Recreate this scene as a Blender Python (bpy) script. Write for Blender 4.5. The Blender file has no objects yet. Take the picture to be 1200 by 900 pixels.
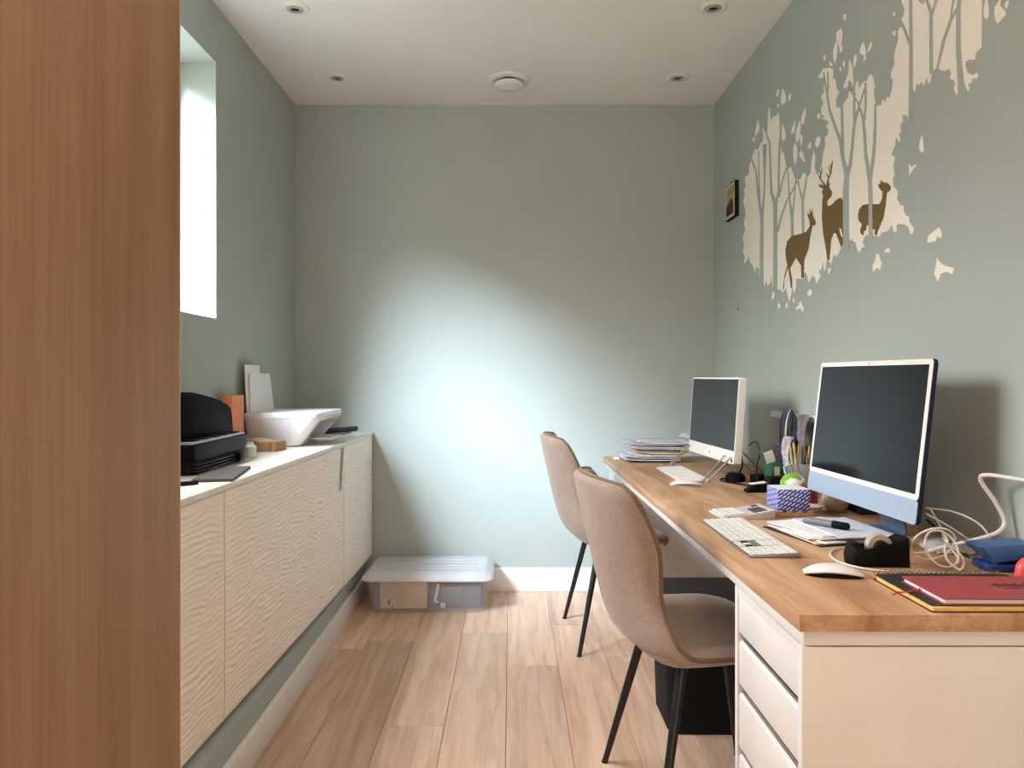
import bpy, bmesh, math, random
from mathutils import Vector, Matrix, noise
from mathutils.geometry import tessellate_polygon

random.seed(7)
S = bpy.context.scene
C = S.collection
PI = math.pi

# ---------------------------------------------------------------- camera
EYE = 1.15
F = 873.0
cd = bpy.data.cameras.new('camera')
cam = bpy.data.objects.new('camera', cd)
C.objects.link(cam)
cam.location = (0, 0, EYE)
cam.rotation_euler = (PI/2, 0, 0)
cd.sensor_width = 36
cd.lens = F/1200*36
cd.shift_x = 2/1200
cd.shift_y = -9.5/1200
cd.clip_start = 0.02
S.camera = cam

# ---------------------------------------------------------------- world, lights, exposure
SKY = 25.0
W = bpy.data.worlds.new('overcast_sky')
S.world = W
W.use_nodes = True
wn = W.node_tree.nodes
bg = wn['Background']
_tc = wn.new('ShaderNodeTexCoord'); _sp = wn.new('ShaderNodeSeparateXYZ'); _rp = wn.new('ShaderNodeValToRGB')
W.node_tree.links.new(_tc.outputs['Generated'], _sp.inputs[0])
W.node_tree.links.new(_sp.outputs[2], _rp.inputs[0])
_e = _rp.color_ramp.elements                      # dull ground and gardens below the horizon, bright cloud above
_e[0].position = .12; _e[0].color = (.10, .11, .10, 1)
_e[1].position = .34; _e[1].color = (.95, .97, .97, 1)
W.node_tree.links.new(_rp.outputs[0], bg.inputs[0])
bg.inputs[1].default_value = SKY


def area(name, loc, rot, sx, sy, power, col, portal=False):
    l = bpy.data.lights.new(name, 'AREA')
    l.shape = 'RECTANGLE'; l.size = sx; l.size_y = sy
    l.energy = power; l.color = col
    if portal:
        l.cycles.is_portal = True
    o = bpy.data.objects.new(name, l)
    C.objects.link(o)
    o.location = loc; o.rotation_euler = rot
    return o


# daylight enters through window_1 (portal only guides sampling of the sky)
area('window_portal', (-1.375, 2.205, 1.87), (0, -PI/2, 0), 1.0, 1.42, 1.0, (1, 1, 1), True)
# hazy sun low over the street, slanting in through window_1 towards the back wall
sl = bpy.data.lights.new('hazy_sun', 'SUN')
sl.energy = 35; sl.angle = math.radians(34); sl.color = (.66, .83, 1.0)
so = bpy.data.objects.new('hazy_sun', sl); C.objects.link(so)
so.location = (-3, -1, 3.5)
so.rotation_euler = Vector((-.50, -.82, .60)).to_track_quat('Z', 'Y').to_euler()
# unseen area fills added: warm room light from behind, uplight to brighten the ceiling
area('rear_warm_fill', (0.45, -3.2, 1.15), Vector((.15, -1, -.12)).to_track_quat('Z', 'Y').to_euler(), 1.4, 1.6, 50, (1, .80, .60))
area('ceiling_fill', (0.2, .2, 1.95), (PI, 0, 0), .5, .5, 31, (1, .89, .80))

S.view_settings.view_transform = 'Standard'
S.view_settings.look = 'None'
S.view_settings.exposure = 0.0
S.view_settings.gamma = 1
S.view_settings.use_curve_mapping = False
S.cycles.max_bounces = 10
S.cycles.diffuse_bounces = 6
S.cycles.transparent_max_bounces = 16


# ---------------------------------------------------------------- materials
def srgb(r, g, b):
    f = lambda c: (c/255/12.92 if c/255 <= .04045 else ((c/255+.055)/1.055)**2.4)
    return (f(r), f(g), f(b), 1)


class M:
    """small wrapper round a node material"""
    def __init__(s, name, col, rough=.5, metal=0., spec=.5):
        s.m = bpy.data.materials.new(name); s.m.use_nodes = True
        s.nt = s.m.node_tree; s.n = s.nt.nodes; s.l = s.nt.links
        s.b = s.n['Principled BSDF']
        s.b.inputs['Base Color'].default_value = col
        s.b.inputs['Roughness'].default_value = rough
        s.b.inputs['Metallic'].default_value = metal
        s.b.inputs['Specular IOR Level'].default_value = spec

    def coord(s, scale=(1, 1, 1), kind='Object', randomize=False):
        tc = s.n.new('ShaderNodeTexCoord'); mp = s.n.new('ShaderNodeMapping')
        mp.inputs['Scale'].default_value = scale
        src = tc.outputs[kind]
        if randomize:
            oi = s.n.new('ShaderNodeObjectInfo')
            ml = s.n.new('ShaderNodeMath'); ml.operation = 'MULTIPLY'; ml.inputs[1].default_value = 37.0
            s.l.new(oi.outputs['Random'], ml.inputs[0])
            va = s.n.new('ShaderNodeVectorMath'); va.operation = 'ADD'
            s.l.new(src, va.inputs[0]); s.l.new(ml.outputs[0], va.inputs[1])
            src = va.outputs[0]
        s.l.new(src, mp.inputs['Vector'])
        return mp.outputs['Vector']

    def noise(s, vec, scale=5, detail=4, rough=.55, dist=0):
        t = s.n.new('ShaderNodeTexNoise'); s.l.new(vec, t.inputs['Vector'])
        t.inputs['Scale'].default_value = scale; t.inputs['Detail'].default_value = detail
        t.inputs['Roughness'].default_value = rough; t.inputs['Distortion'].default_value = dist
        return t.outputs['Fac']

    def ramp(s, fac, stops):
        r = s.n.new('ShaderNodeValToRGB'); s.l.new(fac, r.inputs[0])
        e = r.color_ramp.elements
        while len(e) < len(stops): e.new(.5)
        for i, (p, c) in enumerate(stops):
            e[i].position = p; e[i].color = c
        return r.outputs[0]

    def mix(s, fac, a, b, mode='MIX'):
        x = s.n.new('ShaderNodeMix'); x.data_type = 'RGBA'; x.blend_type = mode
        if isinstance(fac, (int, float)): x.inputs[0].default_value = fac
        else: s.l.new(fac, x.inputs[0])
        for k, v in ((6, a), (7, b)):
            if isinstance(v, tuple): x.inputs[k].default_value = v
            else: s.l.new(v, x.inputs[k])
        return x.outputs[2]

    def color(s, c): s.l.new(c, s.b.inputs['Base Color'])

    def bump(s, h, strength=.2, dist=.002):
        b = s.n.new('ShaderNodeBump'); b.inputs['Strength'].default_value = strength
        b.inputs['Distance'].default_value = dist
        s.l.new(h, b.inputs['Height']); s.l.new(b.outputs[0], s.b.inputs['Normal'])


def plain(name, rgb, rough=.5, metal=0., var=.06, spec=.5, scale=40, bump=.0):
    """a plain colour with a little procedural unevenness"""
    c = srgb(*rgb)
    m = M(name, c, rough, metal, spec)
    v = m.coord()
    f = m.noise(v, scale, 3)
    d = tuple(x*(1-var*2) for x in c[:3]) + (1,)
    e = tuple(min(1, x*(1+var)) for x in c[:3]) + (1,)
    m.color(m.ramp(f, [(.3, d), (.7, e)]))
    if bump: m.bump(f, bump)
    return m.m


def wall_paint(name, rgb, dark=.95):
    c = srgb(*rgb)
    m = M(name, c, .62, 0, .35)
    v = m.coord(kind='Generated')
    v2 = m.coord()
    big = m.noise(v2, 1.4, 3)
    m.color(m.ramp(big, [(.35, tuple(x*dark for x in c[:3])+(1,)), (.65, c)]))
    m.bump(m.noise(v2, 380, 3), .10, .002)
    return m.m


WALL = wall_paint('sage_wall_paint', (172, 180, 174))
CEIL = wall_paint('ceiling_paint', (240, 236, 230))
TRIM = plain('trim_paint', (236, 232, 226), .45, var=.02)
WHITE = plain('white_lacquer', (233, 229, 226), .35, var=.015, scale=8)
WHITEPL = plain('white_plastic', (232, 230, 229), .32, var=.01)
KEYW = plain('key_white', (236, 232, 228), .45, var=.01)
ALU = plain('aluminium', (140, 141, 145), .45, .4, .02)
BLACKPL = plain('black_plastic', (9, 9, 10), .5, var=.1, spec=.14)
BLACKMT = plain('black_matt', (20, 20, 21), .7, var=.1, spec=.25)
GLOSSBLK = plain('gloss_black', (4, 4, 5), .5, var=.05, spec=.04)
LEGBLK = plain('leg_black_powder_coat', (17, 18, 19), .45, var=.1)
PAPER = plain('white_paper', (236, 236, 236), .8, var=.02, scale=12)
GREYPAPER = plain('grey_paper', (150, 148, 150), .8, var=.04)
CREAM = plain('cream_card', (222, 205, 180), .8, var=.04)
CARD = plain('brown_cardboard', (160, 122, 84), .85, var=.08)
ORANGE = plain('peach_card', (238, 150, 112), .7, var=.03)
NAVY = plain('navy_fabric', (58, 66, 92), .9, var=.12)
SLATE = plain('slate_blue_fabric', (92, 108, 132), .9, var=.08)
GREYFAB = plain('grey_cloth', (128, 124, 128), .95, var=.15, scale=60)
DARKFAB = plain('dark_cloth', (52, 50, 56), .95, var=.15)
GREEN = plain('dark_green_tin', (24, 88, 62), .4, var=.06)
PINK = plain('raspberry_ceramic', (148, 32, 66), .4, var=.06)
RED = plain('red_cover', (158, 66, 72), .6, var=.05, bump=.1)
REDB = plain('bright_red', (200, 36, 46), .45, var=.05)
CORAL = plain('coral_red_plastic', (226, 82, 82), .35, var=.03)
BLUEPL = plain('blue_plastic', (62, 98, 150), .3, var=.05)
BLUEDK = plain('dark_blue_plastic', (30, 60, 130), .35, var=.05)
YELLOW = plain('yellow_card', (232, 200, 120), .7, var=.08)
LIME = plain('lime_green', (140, 190, 60), .4, var=.1)
SKYBLUE = plain('light_blue_film', (140, 180, 210), .4, var=.1)
BEIGE = plain('beige_ceramic', (196, 176, 150), .5, var=.06)
CABLEW = plain('white_cable', (216, 210, 204), .45, var=.02)
PALEBLUE = plain('pale_blue_metal', (172, 190, 212), .35, .25, .01)
STANDBL = plain('steel_blue_metal', (112, 130, 156), .35, .4, .02)
BACKBL = plain('dark_blue_metal', (28, 38, 58), .35, .5, .03)
DECALW = plain('white_vinyl', (250, 243, 232), .6, var=.015, scale=120)
DECALB = plain('bronze_vinyl', (124, 98, 52), .5, .15, .04)
CHROME = plain('brushed_chrome', (185, 183, 180), .3, .9, .05)
DARKHOLE = plain('dark_recess', (40, 38, 38), .8, var=.1)
PENY = plain('yellow_pencil', (222, 190, 60), .5, var=.05)
PENG = plain('grey_pen', (120, 120, 124), .45, var=.05)
WOODLT = plain('pale_raw_wood', (190, 156, 120), .7, var=.1)


def screen_mat():
    m = M('dark_glass_screen', srgb(22, 23, 27), .08, 0, .22)
    v = m.coord(); m.color(m.ramp(m.noise(v, 3, 2), [(.3, srgb(20, 21, 25)), (.7, srgb(25, 26, 30))]))
    return m.m
SCREEN = screen_mat()


def clear_plastic(name, rgb, alpha, rough=.25):
    m = M(name, srgb(*rgb), rough)
    v = m.coord((1, 1, 1)); f = m.noise(v, 9, 3)
    a = m.n.new('ShaderNodeMapRange'); m.l.new(f, a.inputs[0])
    a.inputs[3].default_value = max(0, alpha-.08); a.inputs[4].default_value = min(1, alpha+.08)
    m.l.new(a.outputs[0], m.b.inputs['Alpha'])
    return m.m
CLEARBODY = clear_plastic('clear_box_plastic', (226, 226, 232), .19)
CLEARLID = clear_plastic('frosted_lid_plastic', (224, 222, 226), .68, .35)
CLEARFILM = clear_plastic('clear_film', (222, 220, 236), .34, .2)


def glass():
    m = bpy.data.materials.new('window_glass'); m.use_nodes = True
    nt = m.node_tree; nt.nodes.clear()
    o = nt.nodes.new('ShaderNodeOutputMaterial'); mx = nt.nodes.new('ShaderNodeMixShader')
    t = nt.nodes.new('ShaderNodeBsdfTransparent'); g = nt.nodes.new('ShaderNodeBsdfGlossy')
    g.inputs['Roughness'].default_value = .02
    mx.inputs[0].default_value = .05
    nt.links.new(t.outputs[0], mx.inputs[1])
    nt.links.new(g.outputs[0], mx.inputs[2]); nt.links.new(mx.outputs[0], o.inputs[0])
    return m
GLASS = glass()


def wood(name, base, dark, light, axis, stretch=14, scale=2.2, rough=.45, rnd=False, bump=.12, pores=True, fine=1.0):
    """grain running along axis (0,1,2)"""
    m = M(name, srgb(*base), rough, 0, .35)
    sc = [1.0*stretch]*3; sc[axis] = 1.0
    v = m.coord(tuple(sc), randomize=rnd)
    f1 = m.noise(v, scale*.35, 3, .5, 1.2)
    c1 = m.ramp(f1, [(.3, srgb(*dark)), (.5, srgb(*base)), (.72, srgb(*light))])
    sc2 = [90.0*fine]*3; sc2[axis] = 3.0
    v2 = m.coord(tuple(sc2), randomize=rnd)
    f2 = m.noise(v2, 1.5, 3, .6, .3)
    c2 = m.ramp(f2, [(.38, (.80, .78, .75, 1)), (.56, (1, 1, 1, 1))])
    col = m.mix(.4 if rnd else .6, c1, c2, 'MULTIPLY')
    if rnd:
        oi = m.n.new('ShaderNodeObjectInfo')
        c3 = m.ramp(oi.outputs['Random'], [(0, (.74, .73, .72, 1)), (.5, (.92, .91, .90, 1)), (1, (1.08, 1.05, 1.02, 1))])
        col = m.mix(1.0, col, c3, 'MULTIPLY')
        # cathedral figure
        wv = m.n.new('ShaderNodeTexWave'); wv.wave_type = 'BANDS'; wv.bands_direction = 'X'
        sc3 = [6.0]*3; sc3[axis] = .9
        v3 = m.coord(tuple(sc3), randomize=True); m.l.new(v3, wv.inputs['Vector'])
        wv.inputs['Scale'].default_value = .8; wv.inputs['Distortion'].default_value = 16
        wv.inputs['Detail'].default_value = 3; wv.inputs['Detail Scale'].default_value = 1.3
        c4 = m.ramp(wv.outputs['Fac'], [(0, (.84, .82, .80, 1)), (.45, (1, 1, 1, 1))])
        col = m.mix(.75, col, c4, 'MULTIPLY')
    m.color(col)
    m.bump(f2, bump, .001)
    return m.m
FLOORW = wood('oak_floorboard', (232, 197, 172), (214, 176, 148), (242, 214, 192), 1, rnd=True, rough=.42)
DESKW = wood('oak_laminate_desktop', (190, 150, 116), (164, 122, 90), (208, 172, 138), 1, stretch=7, scale=5, rough=.5)
PANELW = wood('oak_veneer_panel', (154, 112, 78), (142, 100, 66), (164, 124, 90), 2, stretch=16, scale=2.6, rough=.5)


def fabric(name, rgb, rough=.95):
    c = srgb(*rgb)
    m = M(name, c, rough, 0, .15)
    v = m.coord()
    f = m.noise(v, 260, 3, .7); g = m.noise(v, 14, 3)
    a = m.ramp(f, [(.32, tuple(x*.74 for x in c[:3])+(1,)), (.68, tuple(min(1, x*1.18) for x in c[:3])+(1,))])
    b = m.ramp(g, [(.3, (.9, .9, .9, 1)), (.7, (1.04, 1.04, 1.04, 1))])
    m.color(m.mix(1.0, a, b, 'MULTIPLY'))
    m.b.inputs['Sheen Weight'].default_value = .3
    m.bump(f, .35, .0015)
    return m.m
CHAIRF = fabric('taupe_chair_fabric', (156, 136, 124))
PIPEF = fabric('chair_piping', (116, 92, 76))


def note_print():
    """rows of slanting white marks printed on royal blue"""
    m = M('blue_note_print', srgb(50, 80, 180), .6)
    tc = m.n.new('ShaderNodeTexCoord')
    sp = m.n.new('ShaderNodeSeparateXYZ'); m.l.new(tc.outputs['Object'], sp.inputs[0])
    def mth(op, a, b=None):
        x = m.n.new('ShaderNodeMath'); x.operation = op
        for i, q in enumerate((a, b)):
            if q is None: continue
            if isinstance(q, (int, float)): x.inputs[i].default_value = q
            else: m.l.new(q, x.inputs[i])
        return x.outputs[0]
    h = mth('ADD', sp.outputs[0], sp.outputs[1])
    d1 = mth('SUBTRACT', sp.outputs[2], mth('MULTIPLY', h, .75))
    d2 = mth('ADD', mth('MULTIPLY', sp.outputs[2], .75), h)
    rows = mth('FRACT', mth('MULTIPLY', d1, 95))
    cols = mth('FRACT', mth('ADD', mth('MULTIPLY', d2, 42), mth('MULTIPLY', mth('FLOOR', mth('MULTIPLY', d1, 95)), .37)))
    k = mth('MULTIPLY', mth('LESS_THAN', rows, .42), mth('LESS_THAN', cols, .78))
    nz = m.noise(m.coord(), 420, 2)
    k = mth('MULTIPLY', k, mth('GREATER_THAN', nz, .42))
    m.color(m.mix(k, srgb(42, 66, 168), srgb(232, 236, 246)))
    return m.m
NOTEPRINT = note_print()


# ---------------------------------------------------------------- mesh helpers
def link(name, me, mat, parent=None, loc=None, rot=None, smooth=False):
    o = bpy.data.objects.new(name, me)
    C.objects.link(o)
    if mat is not None and not me.materials:
        me.materials.append(mat)
    if parent is not None: o.parent = parent
    if loc is not None: o.location = loc
    if rot is not None: o.rotation_euler = rot
    if smooth: me.polygons.foreach_set('use_smooth', [True]*len(me.polygons))
    return o


def bm_obj(name, bm, mat, parent=None, loc=None, rot=None, smooth=False, angle=None):
    me = bpy.data.meshes.new(name)
    bmesh.ops.recalc_face_normals(bm, faces=bm.faces[:])
    bm.to_mesh(me); bm.free()
    if angle:
        me.polygons.foreach_set('use_smooth', [True]*len(me.polygons))
        me.set_sharp_from_angle(angle=math.radians(angle))
    return link(name, me, mat, parent, loc, rot, smooth)


def abox(bm, x0, x1, y0, y1, z0, z1, bev=0, seg=2):
    vs = [bm.verts.new(p) for p in ((x0,y0,z0),(x1,y0,z0),(x1,y1,z0),(x0,y1,z0),(x0,y0,z1),(x1,y0,z1),(x1,y1,z1),(x0,y1,z1))]
    fs = [bm.faces.new([vs[i] for i in q]) for q in ((0,3,2,1),(4,5,6,7),(0,1,5,4),(1,2,6,5),(2,3,7,6),(3,0,4,7))]
    if bev:
        es = {e for f in fs for e in f.edges}
        bmesh.ops.bevel(bm, geom=list(es), offset=bev, segments=seg, affect='EDGES', profile=.5)
    return vs


def box(name, b, mat, parent=None, bev=.002, seg=2, loc=None, rot=None):
    bm = bmesh.new(); abox(bm, *b, bev=bev, seg=seg)
    return bm_obj(name, bm, mat, parent, loc, rot, angle=35)


def aprism(bm, pts, z0, z1, bev=0, seg=2, axis='z'):
    """extrude a 2-D outline"""
    def P(p, h):
        if axis == 'z': return (p[0], p[1], h)
        if axis == 'x': return (h, p[0], p[1])
        return (p[0], h, p[1])
    lo = [bm.verts.new(P(p, z0)) for p in pts]; hi = [bm.verts.new(P(p, z1)) for p in pts]
    n = len(pts)
    fs = [bm.faces.new(lo[::-1]), bm.faces.new(hi)]
    es = set(fs[0].edges) | set(fs[1].edges)
    for i in range(n):
        fs.append(bm.faces.new((lo[i], lo[(i+1) % n], hi[(i+1) % n], hi[i])))
    if bev: bmesh.ops.bevel(bm, geom=list(es), offset=bev, segments=seg, affect='EDGES', profile=.5)


def prism(name, pts, z0, z1, mat, parent=None, bev=0, seg=2, axis='z', loc=None, rot=None, angle=35):
    bm = bmesh.new(); aprism(bm, pts, z0, z1, bev, seg, axis)
    return bm_obj(name, bm, mat, parent, loc, rot, angle=angle)


def rrect(x0, x1, y0, y1, r, n=5):
    out = []
    for cx, cy, a0 in ((x1-r, y1-r, 0), (x0+r, y1-r, 90), (x0+r, y0+r, 180), (x1-r, y0+r, 270)):
        for k in range(n+1):
            a = math.radians(a0 + 90*k/n)
            out.append((cx+r*math.cos(a), cy+r*math.sin(a)))
    return out


def catmull(pts, sub=8):
    pts = [Vector(p) for p in pts]
    out = []
    for i in range(len(pts)-1):
        p0 = pts[max(i-1, 0)]; p1 = pts[i]; p2 = pts[i+1]; p3 = pts[min(i+2, len(pts)-1)]
        for k in range(sub):
            t = k/sub
            out.append(.5*((2*p1)+(-p0+p2)*t+(2*p0-5*p1+4*p2-p3)*t*t+(-p0+3*p1-3*p2+p3)*t**3))
    out.append(pts[-1])
    return out


def atube(bm, path, r, n=8, close=False, flat=1.0, up=None):
    path = [Vector(p) for p in path]
    m = len(path)
    rs = r if isinstance(r, (list, tuple)) else [r]*m
    rings = []
    prev = None
    for i, p in enumerate(path):
        if close: t = path[(i+1) % m]-path[i-1]
        else: t = path[min(i+1, m-1)]-path[max(i-1, 0)]
        t.normalize()
        if prev is None:
            a = Vector(up) if up else (Vector((0, 0, 1)) if abs(t.z) < .9 else Vector((1, 0, 0)))
        else: a = prev
        a = (a - t*a.dot(t)).normalized(); b = t.cross(a); prev = a
        rings.append([bm.verts.new(p + a*(rs[i]*math.cos(2*PI*k/n)) + b*(rs[i]*flat*math.sin(2*PI*k/n))) for k in range(n)])
    for i in range(m if close else m-1):
        A = rings[i]; B = rings[(i+1) % m]
        for k in range(n):
            bm.faces.new((A[k], A[(k+1) % n], B[(k+1) % n], B[k]))
    if not close:
        bm.faces.new(rings[0][::-1]); bm.faces.new(rings[-1])


def tube(name, path, r, mat, parent=None, n=8, close=False, sub=0, flat=1.0, loc=None, rot=None):
    if sub: path = catmull(path, sub)
    bm = bmesh.new(); atube(bm, path, r, n, close, flat)
    return bm_obj(name, bm, mat, parent, loc, rot, smooth=False, angle=50)


def alathe(bm, prof, n=24, c=(0, 0, 0)):
    rings = []
    for r, z in prof:
        if r < 1e-6: rings.append([bm.verts.new((c[0], c[1], c[2]+z))])
        else: rings.append([bm.verts.new((c[0]+r*math.cos(2*PI*k/n), c[1]+r*math.sin(2*PI*k/n), c[2]+z)) for k in range(n)])
    for A, B in zip(rings, rings[1:]):
        for k in range(n):
            if len(A) == 1 and len(B) == 1: continue
            if len(A) == 1: bm.faces.new((A[0], B[k], B[(k+1) % n]))
            elif len(B) == 1: bm.faces.new((A[k], A[(k+1) % n], B[0]))
            else: bm.faces.new((A[k], A[(k+1) % n], B[(k+1) % n], B[k]))


def lathe(name, prof, mat, parent=None, n=24, loc=None, rot=None):
    bm = bmesh.new(); alathe(bm, prof, n)
    return bm_obj(name, bm, mat, parent, loc, rot, angle=40)


def grid(name, fn, nu, nv, mat, parent=None, thick=0, loc=None, rot=None, angle=60):
    """surface fn(u, v) for u, v in 0..1; thick gives it a second side"""
    P = [[Vector(fn(i/nu, j/nv)) for j in range(nv+1)] for i in range(nu+1)]
    bm = bmesh.new()
    A = [[bm.verts.new(p) for p in r] for r in P]
    for i in range(nu):
        for j in range(nv):
            bm.faces.new((A[i][j], A[i+1][j], A[i+1][j+1], A[i][j+1]))
    if thick:
        bm.normal_update()
        B = [[bm.verts.new(A[i][j].co - A[i][j].normal*thick) for j in range(nv+1)] for i in range(nu+1)]
        for i in range(nu):
            for j in range(nv):
                bm.faces.new((B[i][j], B[i][j+1], B[i+1][j+1], B[i+1][j]))
        for i in range(nu):
            bm.faces.new((A[i+1][0], A[i][0], B[i][0], B[i+1][0])); bm.faces.new((A[i][nv], A[i+1][nv], B[i+1][nv], B[i][nv]))
        for j in range(nv):
            bm.faces.new((A[0][j], A[0][j+1], B[0][j+1], B[0][j])); bm.faces.new((A[nu][j+1], A[nu][j], B[nu][j], B[nu][j+1]))
    return bm_obj(name, bm, mat, parent, loc, rot, angle=angle)


def tag(o, label, cat, group=None, kind=None):
    if label: o['label'] = label
    if cat: o['category'] = cat
    if group: o['group'] = group
    if kind: o['kind'] = kind
    return o


def thing(name, label, cat, loc=(0, 0, 0), rz=0, group=None):
    o = bpy.data.objects.new(name, None)
    C.objects.link(o); o.empty_display_size = .05
    o.location = loc; o.rotation_euler = (0, 0, rz)
    return tag(o, label, cat, group)


def struct(o): o['kind'] = 'structure'; return o


def copy_tree(o, parent=None):
    c = o.copy(); C.objects.link(c)
    if parent is not None: c.parent = parent
    for ch in list(o.children): copy_tree(ch, c)
    return c


# ================================================================ THE ROOM
XL, XR, YB, YF, ZC = -1.15, 1.09, 3.983, -3.5, 2.60
WY0, WY1, WZ0, WZ1, WD = 1.5, 2.91, 1.375, 2.375, .21

floor = struct(box('floor', (XL-.05, XR+.05, YF, YB+.02, -.06, -.012), DARKHOLE, bev=0))
# floorboards: columns 0.203 m wide, ends read off the photograph
ends = {-3: 2.9, -2: 3.6, -1: 3.137, 0: 3.23, 1: 2.45, 2: 3.335, 3: 2.957, 4: 3.437, 5: 3.05, 6: 3.3, 7: 2.6, 8: 3.4}
BW, BL = .2025, 1.92
for k in range(-3, 9):
    x0 = -.621 + k*BW
    x1 = x0 + BW
    if x1 < XL or x0 > XR: continue
    e = ends[k]
    cuts = [YB]
    y = e
    while y > YB: y -= BL
    while y > YF:
        cuts.append(y); y -= BL
    cuts.append(YF)
    for a, b in zip(cuts, cuts[1:]):
        cx, cy = (max(x0, XL)+min(x1, XR))/2, (a+b)/2
        hw, hl = (min(x1, XR)-max(x0, XL))/2-.0006, (a-b)/2-.0006
        if hw < .01: continue
        o = box('floorboard', (-hw, hw, -hl, hl, -.012, 0), FLOORW, floor, bev=.0011, seg=1, loc=(cx, cy, 0))

struct(box('ceiling', (XL-.3, XR+.05, YF, YB+.05, ZC, ZC+.05), CEIL, bev=0))
struct(box('wall_back', (XL-.3, XR+.05, YB, YB+.05, -.06, ZC), WALL, bev=0))
struct(box('wall_right', (XR, XR+.05, YF, YB, -.06, ZC), WALL, bev=0))
struct(box('wall_front', (XL-.3, XR+.05, YF-.05, YF, -.06, ZC), WALL, bev=0))
bm = bmesh.new()
abox(bm, XL-WD, XL, YF, WY0, -.06, ZC)
abox(bm, XL-WD, XL, WY1, YB, -.06, ZC)
abox(bm, XL-WD, XL, WY0, WY1, -.06, WZ0)
abox(bm, XL-WD, XL, WY0, WY1, WZ1, ZC)
struct(bm_obj('wall_left', bm, WALL))
# window at the outer face of the deep reveal
win = struct(thing('window_1', None, None, (XL-WD+.03, (WY0+WY1)/2, WZ0)))
hw = (WY1-WY0)/2
bm = bmesh.new()
abox(bm, -.025, .025, -hw, -hw+.05, 0, 1.0, .003); abox(bm, -.025, .025, hw-.05, hw, 0, 1.0, .003)
abox(bm, -.025, .025, -hw+.05, hw-.05, 0, .05, .003); abox(bm, -.025, .025, -hw+.05, hw-.05, .95, 1.0, .003)
bm_obj('window_frame', bm, TRIM, win)
box('pane', (-.004, .004, -hw+.05, hw-.05, .05, .95), GLASS, win, bev=0)

# low boxed ledge under the wall cabinets, and skirting boards
struct(box('wall_ledge', (XL, -.772, YF, YB, 0, .17), WALL, bev=.002))
struct(box('baseboard_left', (-.7719, -.753, YF, YB, 0, .104), TRIM, bev=.004))
struct(box('baseboard_back', (-.753, XR, YB-.016, YB, 0, .127), TRIM, bev=.004))
struct(box('baseboard_right', (XR-.016, XR, YF, YB-.016, 0, .127), TRIM, bev=.004))

# tall oak panel close to the camera on the left
pn = thing('wardrobe', 'tall oak-veneered wardrobe side filling the left foreground', 'wardrobe', (-.354, .80, 0))
pn.rotation_euler = (0, 0, 0)
box('side_panel', (-.020, 0, -1.3, -.0022, .002, 2.59), PANELW, pn, bev=.0008)
box('lit_edge_strip', (-.020, 0, -.0021, 0, .002, 2.59), plain('oak_edge_lit', (190, 150, 116), .5), pn, bev=.0004)  # edge band; its paler oak paints in the lit rim
box('carcass', (-.79, -.0205, -1.3, -.0022, .002, 2.59), PANELW, pn, bev=.001)

# ceiling downlights
protod = None
for (px, py, lab) in ((-.848, 2.937, 'recessed ceiling downlight, nearer one by the window wall'),
                      (-.841, 3.617, 'recessed ceiling downlight in the far left ceiling corner'),
                      (.799, 2.93, 'recessed ceiling downlight, nearer one by the mural wall'),
                      (.812, 3.617, 'recessed ceiling downlight in the far right ceiling corner')):
    if protod is None:
        d = protod = thing('downlight', lab, 'downlight', (px, py, ZC), 0, 'recessed ceiling downlights')
        bm = bmesh.new()
        alathe(bm, [(.033, -.001), (.033, -.006), (.038, -.009), (.054, -.004), (.056, -.0005), (.033, -.0005)], 36)
        bm_obj('ring', bm, WHITE, d, angle=50)
        bm = bmesh.new()
        alathe(bm, [(.018, -.002), (.018, -.008), (.022, -.011), (.0322, -.007), (.0322, -.002), (.018, -.002)], 30)
        bm_obj('lamp_holder', bm, plain('lamp_grey', (170, 168, 164), .4), d, angle=50)
        bm = bmesh.new(); alathe(bm, [(0, -.004), (.0175, -.003), (.0175, -.0015), (0, -.0015)], 24)
        bm_obj('bulb', bm, DARKHOLE, d, angle=50)
    else:
        d = copy_tree(protod); d.location = (px, py, ZC); d['label'] = lab
# air valve
v = thing('air_vent', 'round white air valve in the middle of the ceiling', 'air vent', (-.008, 3.648, ZC))
lathe('ring', [(.066, -.0005), (.068, -.012), (.080, -.014), (.100, -.008), (.104, -.0005), (.066, -.0005)], WHITE, v, 48)
lathe('valve_disc', [(0, -.014), (.060, -.014), (.074, -.022), (.077, -.030), (.070, -.036), (.030, -.038), (0, -.038)], WHITE, v, 48)
lathe('throat', [(0, -.0005), (.040, -.0005), (.040, -.0139), (0, -.0139)], DARKHOLE, v, 24)

# wall fixings
nl = thing('wall_hook', 'tiny metal picture hook left on the window wall', 'hook', (XL, 3.45, 2.197))
tube('nail', [(0, 0, 0), (.012, 0, .002)], .0018, CHROME, nl)
tube('hook', [(.002, 0, .004), (.006, 0, -.006), (.008, 0, -.012), (.013, 0, -.012), (.014, 0, -.006)], .0016, CHROME, nl)
for (px, py, lab) in ((865, 362, 'small dark screw in the wall below the white mural'), (841, 366, 'small dark screw in the wall close to the far right corner')):
    y = F*XR/(px-598); z = EYE-(py-440.5)*y/F
    o = lathe('screw', [(0, 0), (.004, 0), (.0045, .002), (.002, .0035), (0, .0035)], DARKHOLE, None, 12, loc=(XR, y, z), rot=(0, -PI/2, 0))
    tag(o, lab, 'screw')

# ================================================================ WALL CABINETS, LEFT
TH = -.0302
ZT = .85


def cab_front_x(y): return -.735 - (3.975-y)*.0302


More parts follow.
